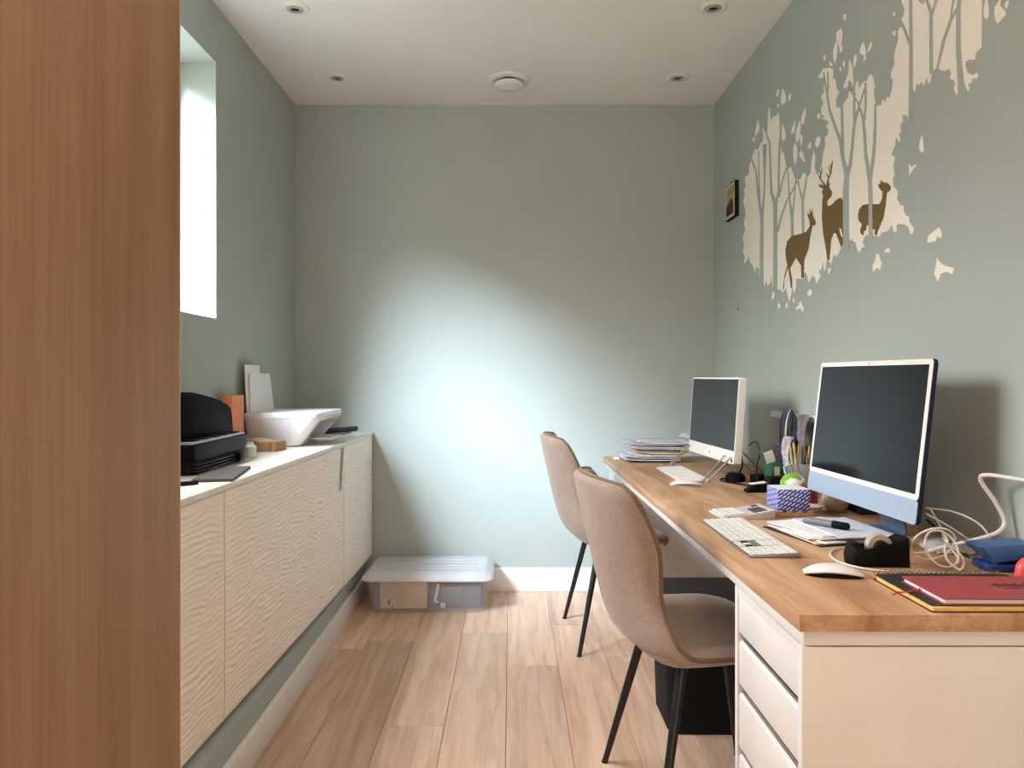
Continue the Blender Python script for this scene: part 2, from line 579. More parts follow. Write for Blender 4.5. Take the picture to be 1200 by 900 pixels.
def ripple(y, z):
    w = noise.noise(Vector((y*3.0, z*5.0, 0)))*2.0 + noise.noise(Vector((y*10.0, z*16.0, 3)))*1.5 + noise.noise(Vector((y*26.0, z*34.0, 5)))*.45
    s = math.sin(z*PI/.0165 + w*1.7)
    a = .5 + .6*noise.noise(Vector((y*9, z*34, 9)))
    return .0080*a*(1-abs(s))


def make_cabinet(ya, yb, lab):
    """wall cabinet from ya (far) to yb (near), along the slightly skewed front line"""
    L = ya-yb
    r = thing('wall_cabinet', lab, 'cabinet', (cab_front_x(ya), ya, .192), TH, 'low wall cabinets with carved white doors')
    box('carcass', (-.325, -.020, -L+.0005, -.0005, 0, .64), WHITE, r, bev=.001)
    nz = 150; ny = int(L/.008)
    me = bpy.data.meshes.new('door')
    vs = []; fs = []
    for i in range(ny+1):
        y = -.0015 - (L-.003)*i/ny
        for j in range(nz+1):
            z = .002+.636*j/nz
            edge = min(1, i/2, (ny-i)/2, j/2, (nz-j)/2)
            vs.append((-.002+ripple(ya+y, z)*edge, y, z))
    for i in range(ny):
        for j in range(nz):
            a = i*(nz+1)+j
            fs.append((a, a+1, a+nz+2, a+nz+1))
    b0 = len(vs)
    vs += [(-.0195, -.0015, .002), (-.0195, -.0015, .638), (-.0195, -L+.0015, .638), (-.0195, -L+.0015, .002)]
    c0, c1, c2, c3 = 0, nz, ny*(nz+1)+nz, ny*(nz+1)
    fs += [tuple(range(0, nz+1))[::-1]+(b0, b0+1), tuple(range(ny*(nz+1), ny*(nz+1)+nz+1))+(b0+2, b0+3),
           tuple(nz+i*(nz+1) for i in range(ny+1))[::-1]+(b0+1, b0+2)[0:2], tuple(i*(nz+1) for i in range(ny+1))+(b0+3, b0),
           (b0, b0+3, b0+2, b0+1)]
    me.from_pydata(vs, [], fs)
    me.update()
    o = link('door', me, DOORM, r)
    me.polygons.foreach_set('use_smooth', [True]*(ny*nz)+[False]*5)
    return r
DOORM = plain('carved_white_door', (252, 242, 230), .5, var=.01)
make_cabinet(3.972, 3.372, 'end wall cabinet in the far corner, narrow white door with carved ripples')
make_cabinet(3.371, 2.071, 'wide middle wall cabinet with rippled white door below the white printer')
make_cabinet(2.070, .95, 'nearest wall cabinet with rippled white door, partly behind the oak panel')
top = prism('cabinet_top', [(XL+.001, .95), (cab_front_x(.95)+.004, .95), (cab_front_x(3.98)+.004, 3.98), (XL+.001, 3.98)], .8325, ZT, plain('white_laminate', (232, 224, 214), .4, var=.015), bev=.0012)
tag(top, 'long white laminate top running over the wall cabinets', 'worktop')
# thin grey sheet painting in a shadow line on the far door
o = prism('shadow_strip', [(3.360, .826), (3.332, .826), (3.29, .645), (3.312, .640)], -.0002, .0006, plain('shadow_grey', (150, 148, 150), .5), axis='x', loc=(cab_front_x(3.33)+.0035, 0, 0))
tag(o, 'grey strip painting a shadow line down the far cabinet door', 'shadow strip')

# ---- things on the cabinets
def sheet(name, pts, z, t, mat, lab, cat, curl=0, group=None):
    o = prism(name, pts, z, z+t, mat)
    return tag(o, lab, cat, group)


def rot2(cx, cy, w, h, a):
    a = math.radians(a); out = []
    for sx, sy in ((-1, -1), (1, -1), (1, 1), (-1, 1)):
        x, y = sx*w/2, sy*h/2
        out.append((cx+x*math.cos(a)-y*math.sin(a), cy+x*math.sin(a)+y*math.cos(a)))
    return out

# white inkjet printer, front to the room
pr = thing('printer', 'white compact inkjet printer with raised rear paper support', 'printer', (-.96, 3.32, ZT))
X0, X1, Y0, Y1 = -.155, .165, -.235, .235
def pr_body():
    bm = bmesh.new()
    secs = [(0.0, -.148, .062, -.165, .19), (.012, -.150, .075, -.185, .2), (.09, -.152, .135, -.222, .228), (.118, -.152, .160, -.232, .235), (.124, -.155, .165, -.235, .235)]
    rings = [[bm.verts.new((x, y, z)) for x, y in rrect(a, b, c, d, .035, 5)] for z, a, b, c, d in secs]
    n = len(rings[0])
    for A, B in zip(rings, rings[1:]):
        for k in range(n): bm.faces.new((A[k], A[(k+1) % n], B[(k+1) % n], B[k]))
    bm.faces.new(rings[0][::-1]); bm.faces.new(rings[-1])
    return bm
body = bm_obj('body', pr_body(), WHITEPL, pr, angle=35)
# output mouth cut into the front
cut = prism('mouth_cutter', [(-.14, .108), (.155, .108), (.115, .022), (-.10, .022)], .02, .22, None, axis='x')
cut.parent = pr
bo = body.modifiers.new('b', 'BOOLEAN'); bo.object = cut; bo.operation = 'DIFFERENCE'; bo.solver = 'EXACT'
bpy.context.view_layer.update()
dg = bpy.context.evaluated_depsgraph_get()
nm = bpy.data.meshes.new_from_object(body.evaluated_get(dg))
body.modifiers.clear(); body.data = nm
bpy.data.objects.remove(cut)
prism('lid', rrect(-.155, .160, -.235, .235, .03, 5), .1245, .145, WHITEPL, pr, bev=.005)
prism('mouth_lining', [(-.135, .106), (.148, .106), (.110, .024), (-.097, .024)], .022, .030, plain('printer_grey', (96, 96, 98), .5), pr, axis='x')
box('mouth_floor', (.030, .095, -.095, .105, .0225, .0245), plain('mouth_grey', (120, 120, 124), .5), pr, bev=0)
box('mouth_roof', (.030, .135, -.135, .148, .1055, .1075), plain('mouth_roof_grey', (104, 104, 108), .5), pr, bev=0)
box('roller', (.032, .05, -.07, .06, .04, .052), BLACKPL, pr, bev=.003)
box('output_tray', (.02, .19, -.085, .10, .0255, .031), WHITEPL, pr, bev=.002)
def support(y0, y1, h, off):
    return grid('p', lambda u, v: (-.125-off-.05*v**1.2, y0+(y1-y0)*u, .135+h*v), 6, 8, None, None)
grid('paper_support', lambda u, v: (-.136-.012*v, (-.165+.02*v)+(.30-.045*v)*u, .1455+.165*v), 6, 6, WHITEPL, pr, .006)
grid('support_extension', lambda u, v: (-.146-.014*v, (-.185+.01*v)+(.20-.02*v)*u, .147+.20*v), 6, 6, WHITEPL, pr, .004)
# paper wedge beside the printer
sheet('paper', rot2(-.84, 3.66, .18, .42, 4), ZT, .002, PAPER, 'white sheet overhanging the far end of the cabinet top', 'paper')
mg = sheet('magazine', rot2(-.95, 3.75, .20, .30, -8), ZT+.0022, .012, GREYPAPER, 'grey magazine lying behind the printer in the corner', 'magazine')
o = tube('paper_roll', [(-.93, 3.66, ZT+.0272), (-.80, 3.87, ZT+.0272)], .0125, DARKFAB, n=16); tag(o, 'dark rolled cloth on the magazine in the corner', 'roll')

# peach box
b = box('box', (-1.125, -1.083, 2.90, 3.03, ZT, ZT+.222), ORANGE, None, bev=.0015)
tag(b, 'tall slim peach cardboard box standing against the window wall', 'box')
o = box('text_line', (-1.0832, -1.0826, 2.97, 3.005, ZT+.052, ZT+.057), plain('peach_print', (190, 100, 70), .6), None, bev=0)
o.parent = b
# cardboard parcel
pc = thing('parcel', 'small brown cardboard parcel with torn paper flap', 'parcel', (-.995, 3.0, ZT), math.radians(-8))
box('carton', (-.075, .075, -.05, .05, 0, .036), CARD, pc, bev=.003)
grid('paper_flap', lambda u, v: (-.08+.13*u, -.045+.09*v, .0385+.006*math.sin(u*5)+.004*v), 8, 4, plain('kraft_paper', (212, 180, 150), .8), pc, .001)
box('tape_band', (.048, .062, -.0512, .0512, -.0, .0371), plain('brown_tape', (132, 92, 62), .3), pc, bev=.001)
o = grid('booklet', lambda u, v: (-1.06+.035*u, 2.905+.003*u, ZT+.0+.07*v), 2, 2, plain('slate_cover', (120, 126, 134), .6), None, .008, rot=None)
tag(o, 'small grey booklet standing in front of the peach box', 'booklet')
# black printer / scanner with raised lid
bp = thing('printer', 'black desktop printer with raised domed paper tray beside the peach box', 'printer', (-1.0, 2.45, ZT))
lidp = [(-.29, .06), (-.29, .21), (-.26, .238), (-.20, .25), (-.12, .248), (-.05, .240), (.05, .226), (.12, .213), (.185, .197), (.212, .184), (.222, .16), (.232, .06)]
prism('raised_tray', lidp, -.010, .008, GLOSSBLK, bp, axis='x', bev=.003, loc=(-.012, .035, 0), rot=(0, -.04, 0))
prism('body', rrect(-.12, .055, -.24, .235, .03, 5), .045, .092, BLACKPL, bp, bev=.006)
prism('base', rrect(-.11, .045, -.22, .21, .02, 4), 0, .045, BLACKMT, bp, bev=.002)
for q, zz in enumerate((.010, .020, .030)):
    box('tray_ridge', (.046, .062, -.21, .19-.02*q, zz, zz+.003), plain('ridge_grey%d' % q, (70, 68, 70), .4), bp, bev=.001)
box('control_strip', (.006, .052, -.23, .21, .093, .101), plain('silver_panel', (168, 170, 176), .3, .3), bp, bev=.002)
for q in range(5):
    box('button', (.012, .045, -.20+.08*q, -.145+.08*q, .1012, .106), BLACKPL, bp, bev=.001)
lathe('hinge_knob', [(0, 0), (.017, 0), (.017, .03), (0, .03)], BLACKPL, bp, 18, loc=(.062, .13, .022), rot=(PI/2, 0, 0))
o = lathe('bottle', [(0, 0), (.020, 0), (.022, .004), (.022, .04), (.012, .05), (.012, .058), (0, .058)], plain('pale_green_plastic', (196, 210, 200), .3), None, 20, loc=(-.955, 2.735, ZT)); tag(o, 'pale green little bottle at the corner of the black printer', 'bottle')
sheet('clipboard', rot2(-.868, 2.25, .11, .30, 10), ZT, .009, plain('grey_board', (92, 86, 86), .7), 'thick grey folder lying in front of the black printer', 'folder')
sheet('paper', rot2(-.88, 1.94, .14, .20, 6), ZT, .0015, PAPER, 'white paper with line drawing on the near cabinet top', 'paper')
pen = tube('marker', [(-.893, 2.015, ZT+.0077), (-.858, 2.045, ZT+.0077)], .006, BLACKPL, n=12); tag(pen, 'black marker lying on white paper on the cabinet', 'marker')

# ================================================================ STORAGE BOX
sb = thing('storage_box', 'clear plastic storage box with frosted lid on the floor in the corner', 'storage box', (-.402, 3.77, 0))
def boxshell():
    bm = bmesh.new()
    def ring(z, g): return [bm.verts.new((x, y, z)) for x, y in rrect(-.278-g, .278+g, -.16-g, .16+g, .035+g*.5, 5)]
    R = [ring(.003, -.006), ring(.003, 0), ring(.012, .004), ring(.158, .022), ring(.160, .036), ring(.166, .036), ring(.166, .018), ring(.016, 0), ring(.007, -.008)]
    n = len(R[0])
    for A, B in zip(R, R[1:]):
        for k in range(n): bm.faces.new((A[k], A[(k+1) % n], B[(k+1) % n], B[k]))
    bm.faces.new(R[0][::-1]); bm.faces.new(R[-1])
    return bm
bm_obj('tub', boxshell(), CLEARBODY, sb, angle=45)
def lidshell():
    bm = bmesh.new()
    def ring(z, g): return [bm.verts.new((x, y, z)) for x, y in rrect(-.278-g, .278+g, -.16-g, .16+g, .05, 6)]
    R = [ring(.1665, .030), ring(.162, .041), ring(.168, .043), ring(.180, .036), ring(.184, .026), ring(.198, .012), ring(.201, .0), ring(.198, -.02)]
    n = len(R[0])
    for A, B in zip(R, R[1:]):
        for k in range(n): bm.faces.new((A[k], A[(k+1) % n], B[(k+1) % n], B[k]))
    bm.faces.new(R[0][::-1]); bm.faces.new(R[-1])
    return bm
bm_obj('lid', lidshell(), CLEARLID, sb, angle=45)
for q in range(4):
    box('lid_rib', (-.24, .24, -.10+.06*q, -.09+.06*q, .1985, .2025), CLEARLID, sb, bev=.001)
sx, sy = -.402, 3.77
o = box('book', (sx-.235, sx-.005, 3.640, 3.70, .012, .150), CREAM, bev=.002); tag(o, 'cream book standing on its long side inside the clear storage box', 'book')
for a, b_, c, d in ((.04, .048, .03, .055), (.04, .056, .047, .052), (.056, .064, .017, .024)):
    q = box('cover_print', (sx-.235+a, sx-.235+b_, 3.6392, 3.6405, c, d), BLACKMT, bev=0); q.parent = o
o = box('folder', (sx-.268, sx-.240, 3.64, 3.86, .012, .150), SLATE, bev=.002); tag(o, 'slate blue folder at the left end inside the clear storage box', 'folder')
o = box('cloth_bundle', (sx+.004, sx+.262, 3.655, 3.86, .012, .146), NAVY, bev=.012, seg=3); tag(o, 'navy cloth bundle packed in the right half of the clear storage box', 'cloth')
o = box('case', (sx+.06, sx+.17, 3.6420, 3.6520, .030, .120), plain('dark_grey_case', (70, 72, 84), .7), bev=.008, rot=None); tag(o, 'dark grey case leaning at the front right of the clear storage box', 'case')
o = tube('strap', [(sx+.05, 3.6335, .135), (sx+.045, 3.634, .10), (sx+.035, 3.634, .055), (sx+.05, 3.634, .045)], .006, PAPER, sub=5, n=6, flat=.3); tag(o, 'white strap showing inside the clear storage box', 'strap')
o = box('tag', (sx+.06, sx+.085, 3.636, 3.6375, .018, .042), CREAM, bev=0); tag(o, 'small square cream tag low inside the clear storage box', 'tag')

# ================================================================ DESK
D = .745
DY0, DY1 = 1.262, 3.76
desk = thing('desk', 'long oak-topped white desk along the mural wall', 'desk', (.49, DY0, 0))
dpts = [(0, 0), (.599, 0), (.599, DY1-DY0), (-.022, DY1-DY0)]
prism('desktop', dpts, .716, D, DESKW, desk, bev=.0015)
prism('apron', [(.010, .008), (.594, .008), (.594, DY1-DY0-.01), (-.010, DY1-DY0-.01)], .690, .7155, WHITE, desk, bev=.001)
for (lx, ly) in ((.40, 1.74), (.575, 1.2), (.025, 1.80)):
    if lx < .1: continue
    box('leg', (lx-.012, lx+.012, ly-.012, ly+.012, 0, .6895), WHITE, desk, bev=.002)


def drawer_unit(y0, y1, lab, heights):
    """drawer fronts look towards -X"""
    r = thing('drawer_unit', lab, 'drawer unit', (.498, y0, 0), 0, 'white drawer units under the desk')
    L = y1-y0
    bm = bmesh.new()
    abox(bm, 0, .585, 0, .018, .001, .687, .001); abox(bm, 0, .585, L-.018, L, .001, .687, .001)
    abox(bm, .001, .585, .018, L-.018, .669, .687); abox(bm, .02, .585, .018, L-.018, .001, .04); abox(bm, .565, .585, .018, L-.018, .04, .669)
    bm_obj('carcass', bm, WHITE, r, angle=35)
    for z0, z1 in heights:
        w = box('drawer', (.003, .021, .020, L-.020, z0, z1), WHITE, r, bev=.0015)
        q = box('gap_backing', (.022, .40, .019, L-.019, z0+.005, z1+.018), plain('drawer_gap_shade', (60, 56, 54), .7), w, bev=0)  # dark block behind each front paints shade into the gap above it
        prism('handle_lip', [(.0032, z1), (.0062, z1), (.0105, z1+.0055), (.0080, z1+.0055)], .021, L-.021, WHITE, w, axis='y')
    return r
drawer_unit(1.272, 1.652, 'near white drawer unit with three drawers under the desk end', [(.590, .668), (.477, .567), (.340, .452), (.20, .318), (.042, .18)])
drawer_unit(3.565, 3.752, 'narrow far white drawer unit under the desk, mostly hidden by the chairs', [(.590, .668), (.477, .567), (.340, .452), (.20, .318), (.042, .18)])

# waste bin
bn = thing('waste_bin', 'black lidded waste bin on the floor under the desk', 'waste bin', (.665, 2.515, 0))
def binb():
    bm = bmesh.new()
    R = []
    for z, g in ((0, -.004), (.004, 0), (.385, .012), (.390, .012), (.390, -.02)):
        R.append([bm.verts.new((x, y, z)) for x, y in rrect(-.155-g, .155+g, -.13-g, .13+g, .04, 6)])
    n = len(R[0])
    for A, B in zip(R, R[1:]):
        for k in range(n): bm.faces.new((A[k], A[(k+1) % n], B[(k+1) % n], B[k]))
    bm.faces.new(R[0][::-1]); bm.faces.new(R[-1])
    return bm
bm_obj('bin_body', binb(), BLACKMT, bn, angle=40)
prism('lid', rrect(-.172, .172, -.147, .147, .04, 6), .391, .43, plain('black_lid', (34, 34, 36), .5), bn, bev=.01, seg=3)

# ================================================================ CHAIRS
PROF = [(.255, .440), (.245, .462), (.17, .476), (.06, .472), (-.03, .464), (-.085, .468), (-.130, .495), (-.156, .548), (-.174, .610), (-.190, .675), (-.205, .740), (-.220, .805), (-.232, .865), (-.238, .895)]
HALF = [.175, .206, .232, .244, .248, .246, .232, .204, .188, .196, .214, .217, .208, .176]
WING = [0, 0, .0, .004, .018, .043, .064, .076, .086, .098, .102, .092, .074, .058]   # how far the edges come forward
RISE = [0, 0, .004, .008, .018, .024, .024, .014, .004, .0, -.003, -.005, -.008, -.012]


def interp(A, t):
    x = t*(len(A)-1); i = min(int(x), len(A)-2); f = x-i
    def cm(p0, p1, p2, p3): return .5*((2*p1)+(-p0+p2)*f+(2*p0-5*p1+4*p2-p3)*f*f+(-p0+3*p1-3*p2+p3)*f**3)
    g = lambda k: A[max(0, min(len(A)-1, k))]
    if isinstance(A[0], tuple): return tuple(cm(g(i-1)[c], g(i)[c], g(i+1)[c], g(i+2)[c]) for c in range(len(A[0])))
    return cm(g(i-1), g(i), g(i+1), g(i+2))


def shell_pt(u, t):
    """u -1..1 across, t 0 front of seat .. 1 top of back"""
    x, z = interp(PROF, t); h = interp(HALF, t)
    w = interp(WING, t)*abs(u)**2.1; r = interp(RISE, t)*abs(u)**2.4
    return Vector((x+w, u*h, z+r))


def make_chair(lab):
    r = thing('chair', lab, 'chair', (0, 0, 0), 0, 'taupe shell chairs at the desk')
    NU, NT = 22, 66
    def nrm(u, t):
        e = .004
        a = shell_pt(min(1, u+e), t)-shell_pt(max(-1, u-e), t)
        b = shell_pt(u, min(1, t+e))-shell_pt(u, max(0, t-e))
        return b.cross(a).normalized()
    T = .021
    bm = bmesh.new()
    fr, bk = [], []
    edge = []
    for i in range(NT+1):
        t = i/NT; A = []; B = []
        for j in range(NU+1):
            u = -1+2*j/NU
            p = shell_pt(u, t); n = nrm(u, t)
            e = min(1, (1-abs(u))/.12, t/.03, (1-t)/.035)
            k = math.sqrt(max(0, 1-(1-max(0, e))**2))
            k = .25+.75*k
            A.append(bm.verts.new(p+n*T*k)); B.append(bm.verts.new(p-n*T*k))
        fr.append(A); bk.append(B)
    for i in range(NT):
        for j in range(NU):
            bm.faces.new((fr[i][j], fr[i+1][j], fr[i+1][j+1], fr[i][j+1]))
            bm.faces.new((bk[i][j], bk[i][j+1], bk[i+1][j+1], bk[i+1][j]))
    for i in range(NT):
        for j in (0, NU):
            bm.faces.new((fr[i][j], fr[i+1][j], bk[i+1][j], bk[i][j]))
    for j in range(NU):
        for i in (0, NT):
            bm.faces.new((fr[i][j], fr[i][j+1], bk[i][j+1], bk[i][j]))
    bm_obj('shell', bm, CHAIRF, r, smooth=True)
    # piping round the rim
    rim = [shell_pt(-1, i/80) for i in range(81)] + [shell_pt(-1+2*j/20, 1) for j in range(1, 20)] + \
          [shell_pt(1, 1-i/80) for i in range(81)] + [shell_pt(1-2*j/20, 0) for j in range(1, 20)]
    tube('piping', rim, .0066, PIPEF, r, 8, close=True)
    # seat cushion swell
    def cush(u, v):
        uu = -1+2*u; t = .05+.36*v
        p = shell_pt(uu*.86, t); n = nrm(uu*.86, t)
        k = (1-abs(uu)**6)*(1-abs(2*v-1)**6)
        return p+n*(.0195+.014*k)
    grid('seat_pad', cush, 18, 18, CHAIRF, r, .004)
    # steel frame and four splayed legs
    bm = bmesh.new()
    abox(bm, -.02, .21, -.13, -.11, .434, .446, .002); abox(bm, -.02, .21, .11, .13, .434, .446, .002)
    abox(bm, -.02, 0, -.13, .13, .422, .434, .002); abox(bm, .19, .21, -.12, .12, .422, .434, .002)
    bm_obj('seat_frame', bm, LEGBLK, r)
    for sx, sy in ((-1, -1), (-1, 1), (1, -1), (1, 1)):
        a = (-.020, sy*.150, .438) if sx < 0 else (.205, sy*.140, .440)
        f = (-.118, sy*.24, .002) if sx < 0 else (.29, sy*.23, .002)
        l = tube('leg', [a, tuple(a[k]*.5+f[k]*.5 for k in range(3)), f], [.0135, .0115, .0085], LEGBLK, r, 12)
        lathe('foot_cap', [(0, 0), (.010, 0), (.010, .005), (0, .005)], BLACKPL, l, 12, loc=(f[0], f[1], 0))
    return r
ch1 = make_chair('taupe upholstered shell chair nearest the camera, by the near drawer unit')
ch2 = copy_tree(ch1)
ch2['label'] = 'taupe upholstered shell chair farther back, near the back wall'
ch1.location = (.428, 1.995, 0); ch1.rotation_euler = (0, 0, math.radians(7))
ch2.location = (.388, 3.30, 0); ch2.rotation_euler = (0, 0, math.radians(3))

# ================================================================ COMPUTERS
def frame_from(bl, br, up):
    """matrix with x along the bottom edge from bl to br, z along up, y into the back"""
    x = (Vector(br)-Vector(bl)).normalized(); z = Vector(up).normalized()
    y = z.cross(x).normalized(); z = x.cross(y)
    m = Matrix((x, y, z)).transposed().to_4x4(); m.translation = Vector(bl)
    return m

# near one: bottom corners as seen from its user (left = far end)
def computer(lab, BL, BR, top, W, H, thick, chin, bez, mchin, mback, mbez, loc):
    r = thing('computer', lab, 'computer', loc)
    up = Vector(top)
    m = frame_from(BL, BR, up)
    h = bpy.data.objects.new('display_head', None)
    base = Matrix.Translation(-Vector(loc)) @ m
    def put(o):
        o.parent = r; o.matrix_parent_inverse = Matrix.Identity(4); o.matrix_basis = base
        return o
    put(prism('housing', rrect(0, W, 0, H, .010, 5), .0012, thick, mback, axis='y', bev=.002))
    put(prism('bezel', rrect(.0005, W-.0005, chin, H-.0005, .010, 5), -.0004, .0011, mbez, axis='y'))
    put(prism('chin', rrect(.0005, W-.0005, .0005, chin-.0006, .008, 5), -.0004, .0011, mchin, axis='y'))
    put(prism('screen', rrect(bez, W-bez, chin+bez, H-bez, .001, 1), -.0012, -.0005, SCREEN, axis='y'))
    return r, base, put

BL = Vector((.883, 2.215, .815)); BR = Vector((.906, 1.666, .815))
foot = (.95, 1.94, D)
c1, base, put = computer('large pale blue all-in-one computer with white bezel at the near end', BL, BR, (.043, 0, .375), .5495, .377, .0115, .055, .0135, PALEBLUE, BACKBL, WHITEPL, foot)
put(lathe('webcam', [(0, 0), (.002, 0), (.002, .0006), (0, .0006)], BLACKPL, None, 10))
cmw = [o for o in c1.children if o.name.startswith('webcam')][0]
cmw.matrix_basis = base @ Matrix.Translation((.275, -.0005, .3695)) @ Matrix.Rotation(PI/2, 4, 'X')
# stand: foot plate then neck
prism('stand_foot', rrect(-.095, .052, -.065, .065, .012, 4), .0, .006, STANDBL, c1, bev=.001)
prism('stand_neck', [(.046, .006), (.052, .006), (.030, .20), (.014, .26), (.010, .258), (.022, .19)], -.062, .062, STANDBL, c1, axis='y', bev=.0006)

BL2 = Vector((.795, 3.32, .817)); BR2 = Vector((.836, 2.785, .817))
foot2 = (.90, 3.06, D)
c2, base2, put2 = computer('smaller white all-in-one computer on wire legs at the far end', BL2, BR2, (.022, 0, .328), .5366, .3275, .028, .043, .007, WHITEPL, WHITEPL, WHITEPL, foot2)
lg = put2(box('chin_mark', (.264, .271, -.0012, -.0005, .016, .028), plain('mark_grey', (110, 110, 114), .4), bev=0))
st = put2(box('sticker', (.505, .517, -.0012, -.0005, .006, .020), plain('sticker_dark', (60, 70, 60), .5), bev=0))
for yy in (-.240, .265):
    tube('wire_leg', [(-.075, yy+.045, .10), (-.17, yy+.01, .004), (-.165, yy-.03, .004), (-.07, yy-.02, .10)] if yy < 0 else
         [(-.10, yy-.02, .10), (-.20, yy-.05, .004), (-.195, yy+0.0, .004), (-.10, yy+.02, .10)], .0035, CHROME, c2, 8, sub=0)
tube('rear_wire', [(-.01, -.12, .13), (.12, -.10, .0045), (.12, .10, .0045), (-.01, .12, .13)], .0035, CHROME, c2, 8, sub=0)


def keyboard(lab, cx, cy, rz, full):
    """long axis local y; local +x is the far (function) row"""
    r = thing('keyboard', lab, 'keyboard', (cx, cy, D), rz)
    Lk = .418 if full else .418
    hl = Lk/2; hw = .0575
    prism('base', [(-hw, .001), (hw, .001), (hw, .0105), (-hw, .0045)], -hl, hl, ALU if full else WHITEPL, r, axis='y', bev=.0008)
    bm = bmesh.new()
    def key(x0, x1, y0, y1):
        sl = (.0105-.0045)/(2*hw)
        zz = lambda x: .0045+(x+hw)*sl
        vs = abox(bm, x0, x1, y0, y1, 0, .0018)
        for k, vtx in enumerate(vs):
            base_z = zz(vtx.co.x)
            vtx.co.z = base_z + (.0022 if k > 3 else .0002)
            if k > 3:
                vtx.co.x += .0006 if vtx.co.x < (x0+x1)/2 else -.0006
                vtx.co.y += .0006 if vtx.co.y < (y0+y1)/2 else -.0006
    p = .0186; g = .0034
    rows = 6
    xr = [hw-.004-p*.98*(k+1)+g for k in range(rows)]   # far row first
    for k in range(rows):
        x0 = xr[k]; x1 = x0+p*.98-g
        y = hl-.004
        n = 14 if k < 5 else 0
        ws = [1]*14
        if k == 1: ws = [1]*13+[1.5]
        if k == 2: ws = [1.5]+[1]*13
        if k == 3: ws = [1.75]+[1]*11+[1.75]
        if k == 4: ws = [2.25]+[1]*10+[2.25]
        if k == 5: ws = [1, 1, 1, 1.25, 5.5, 1.25, 1, 1.5]
        if k in (0,): ws = [1.5]+[1]*13
        tot = sum(ws); u = 14.5*p/tot
        for w in ws:
            key(x0, x1, y-w*u+g, y); y -= w*u
        y -= p*.28
        if k <= 2:
            for q in range(3): key(x0, x1, y-p+g, y); y -= p
        elif k == 4:
            y -= p; key(x0, x1, y-p+g, y); y -= p*2
        elif k == 5:
            for q in range(3): key(x0, x1, y-p+g, y); y -= p
        else: y -= 3*p
        y -= p*.28
        for q in range(4):
            if y-p > -hl+.002: key(x0, x1, y-p+g, y)
            y -= p
    o = bm_obj('keys', bm, KEYW, r); o['kind'] = 'stuff'
    if full:
        prism('arrow_recess', [(-.0530, .0049), (-.0195, .0066), (-.0195, .0068), (-.0530, .0051)], -.118, -.064, BLACKPL, r, axis='y')
    return r
k1 = keyboard('white full-size keyboard with silver edge in front of the pale blue computer', .588, 1.863, math.radians(0), True)
k2 = keyboard('white keyboard in front of the smaller white computer', .698, 3.055, math.radians(1), False)


def mouse(lab, cx, cy, rz, sm):
    r = thing('mouse', lab, 'mouse', (cx, cy, D), rz)
    def top_(u, v):
        a = -1+2*u; b = -1+2*v
        x = .0575*a; w = .0285*(1-abs(a)**3.2*.55)
        y = w*b
        z = .005+.0165*(1-abs(a)**2.4)*(1-abs(b)**3*.5) + .002*(1-abs(b)**2)
        return (x, y, z)
    grid('shell', top_, 26, 14, WHITEPL, r, .004)
    pts = [(.0575*a, .0285*(1-abs(a)**3.2*.55)) for a in [-1+2*k/24 for k in range(25)]]
    pts = [(x*.96, y*.93) for x, y in pts] + [(x*.96, -y*.93) for x, y in pts[::-1]]
    prism('base', pts, .0005, .0062, sm, r)
    return r
mouse('white mouse by the near front corner of the desk', .655, 1.512, math.radians(-14), BLACKPL)
mouse('white mouse in front of the smaller white computer\'s keyboard', .645, 2.74, math.radians(-6), plain('mouse_base', (150, 148, 146), .4))

# calculator
ca = thing('calculator', 'white desktop calculator behind the large keyboard', 'calculator', (.668, 2.155, D), math.radians(5))
prism('body', [(-.078, .004), (-.074, .0), (.074, .0), (.080, .016), (.074, .026), (.01, .014), (-.074, .009)], -.056, .056, plain('calculator_shell', (206, 196, 198), .4), ca, axis='y', bev=.002)
def slab(x0, x1, y0, y1, off, mat, name):
    zz = lambda x: (.009+(x+.074)*(.005/.084)) if x < .01 else .014+(x-.01)*.1875
    bm = bmesh.new()
    vs = abox(bm, x0, x1, y0, y1, 0, 1)
    for k, q in enumerate(vs): q.co.z = zz(q.co.x)+(off if k > 3 else -.001)
    return bm_obj(name, bm, mat, ca)
slab(.022, .058, -.044, .014, .0012, plain('lcd_dark', (66, 70, 62), .3), 'display')
slab(.045, .062, .026, .046, .0010, plain('solar_dark', (38, 34, 40), .2), 'solar_cell')
for q in range(5):
    for w in range(4):
        slab(-.068+.0165*w, -.068+.0165*w+.013, -.048+.020*q, -.048+.020*q+.016, .0035, KEYW, 'button')

# note cube on little pallet
pl = thing('pallet_coaster', 'miniature wooden pallet under the blue note cube', 'pallet', (.82, 2.19, D))
for q in range(3):
    box('runner', (-.052, .052, -.048+.040*q, -.034+.040*q, .0, .011), WOODLT, pl, bev=.0008)
for q in range(4):
    box('slat', (-.052+.029*q, -.035+.029*q, -.05, .05, .0112, .0155), WOODLT, pl, bev=.0006)
nc = thing('note_cube', 'cube of note paper printed blue with slanting white marks', 'note pad', (.817, 2.192, D+.0157))
box('paper_block', (-.046, .046, -.047, .047, 0, .0615), NOTEPRINT, nc, bev=.0006)
box('top_sheet', (-.0455, .0455, -.0465, .0465, .0617, .0622), PAPER, nc, bev=0)

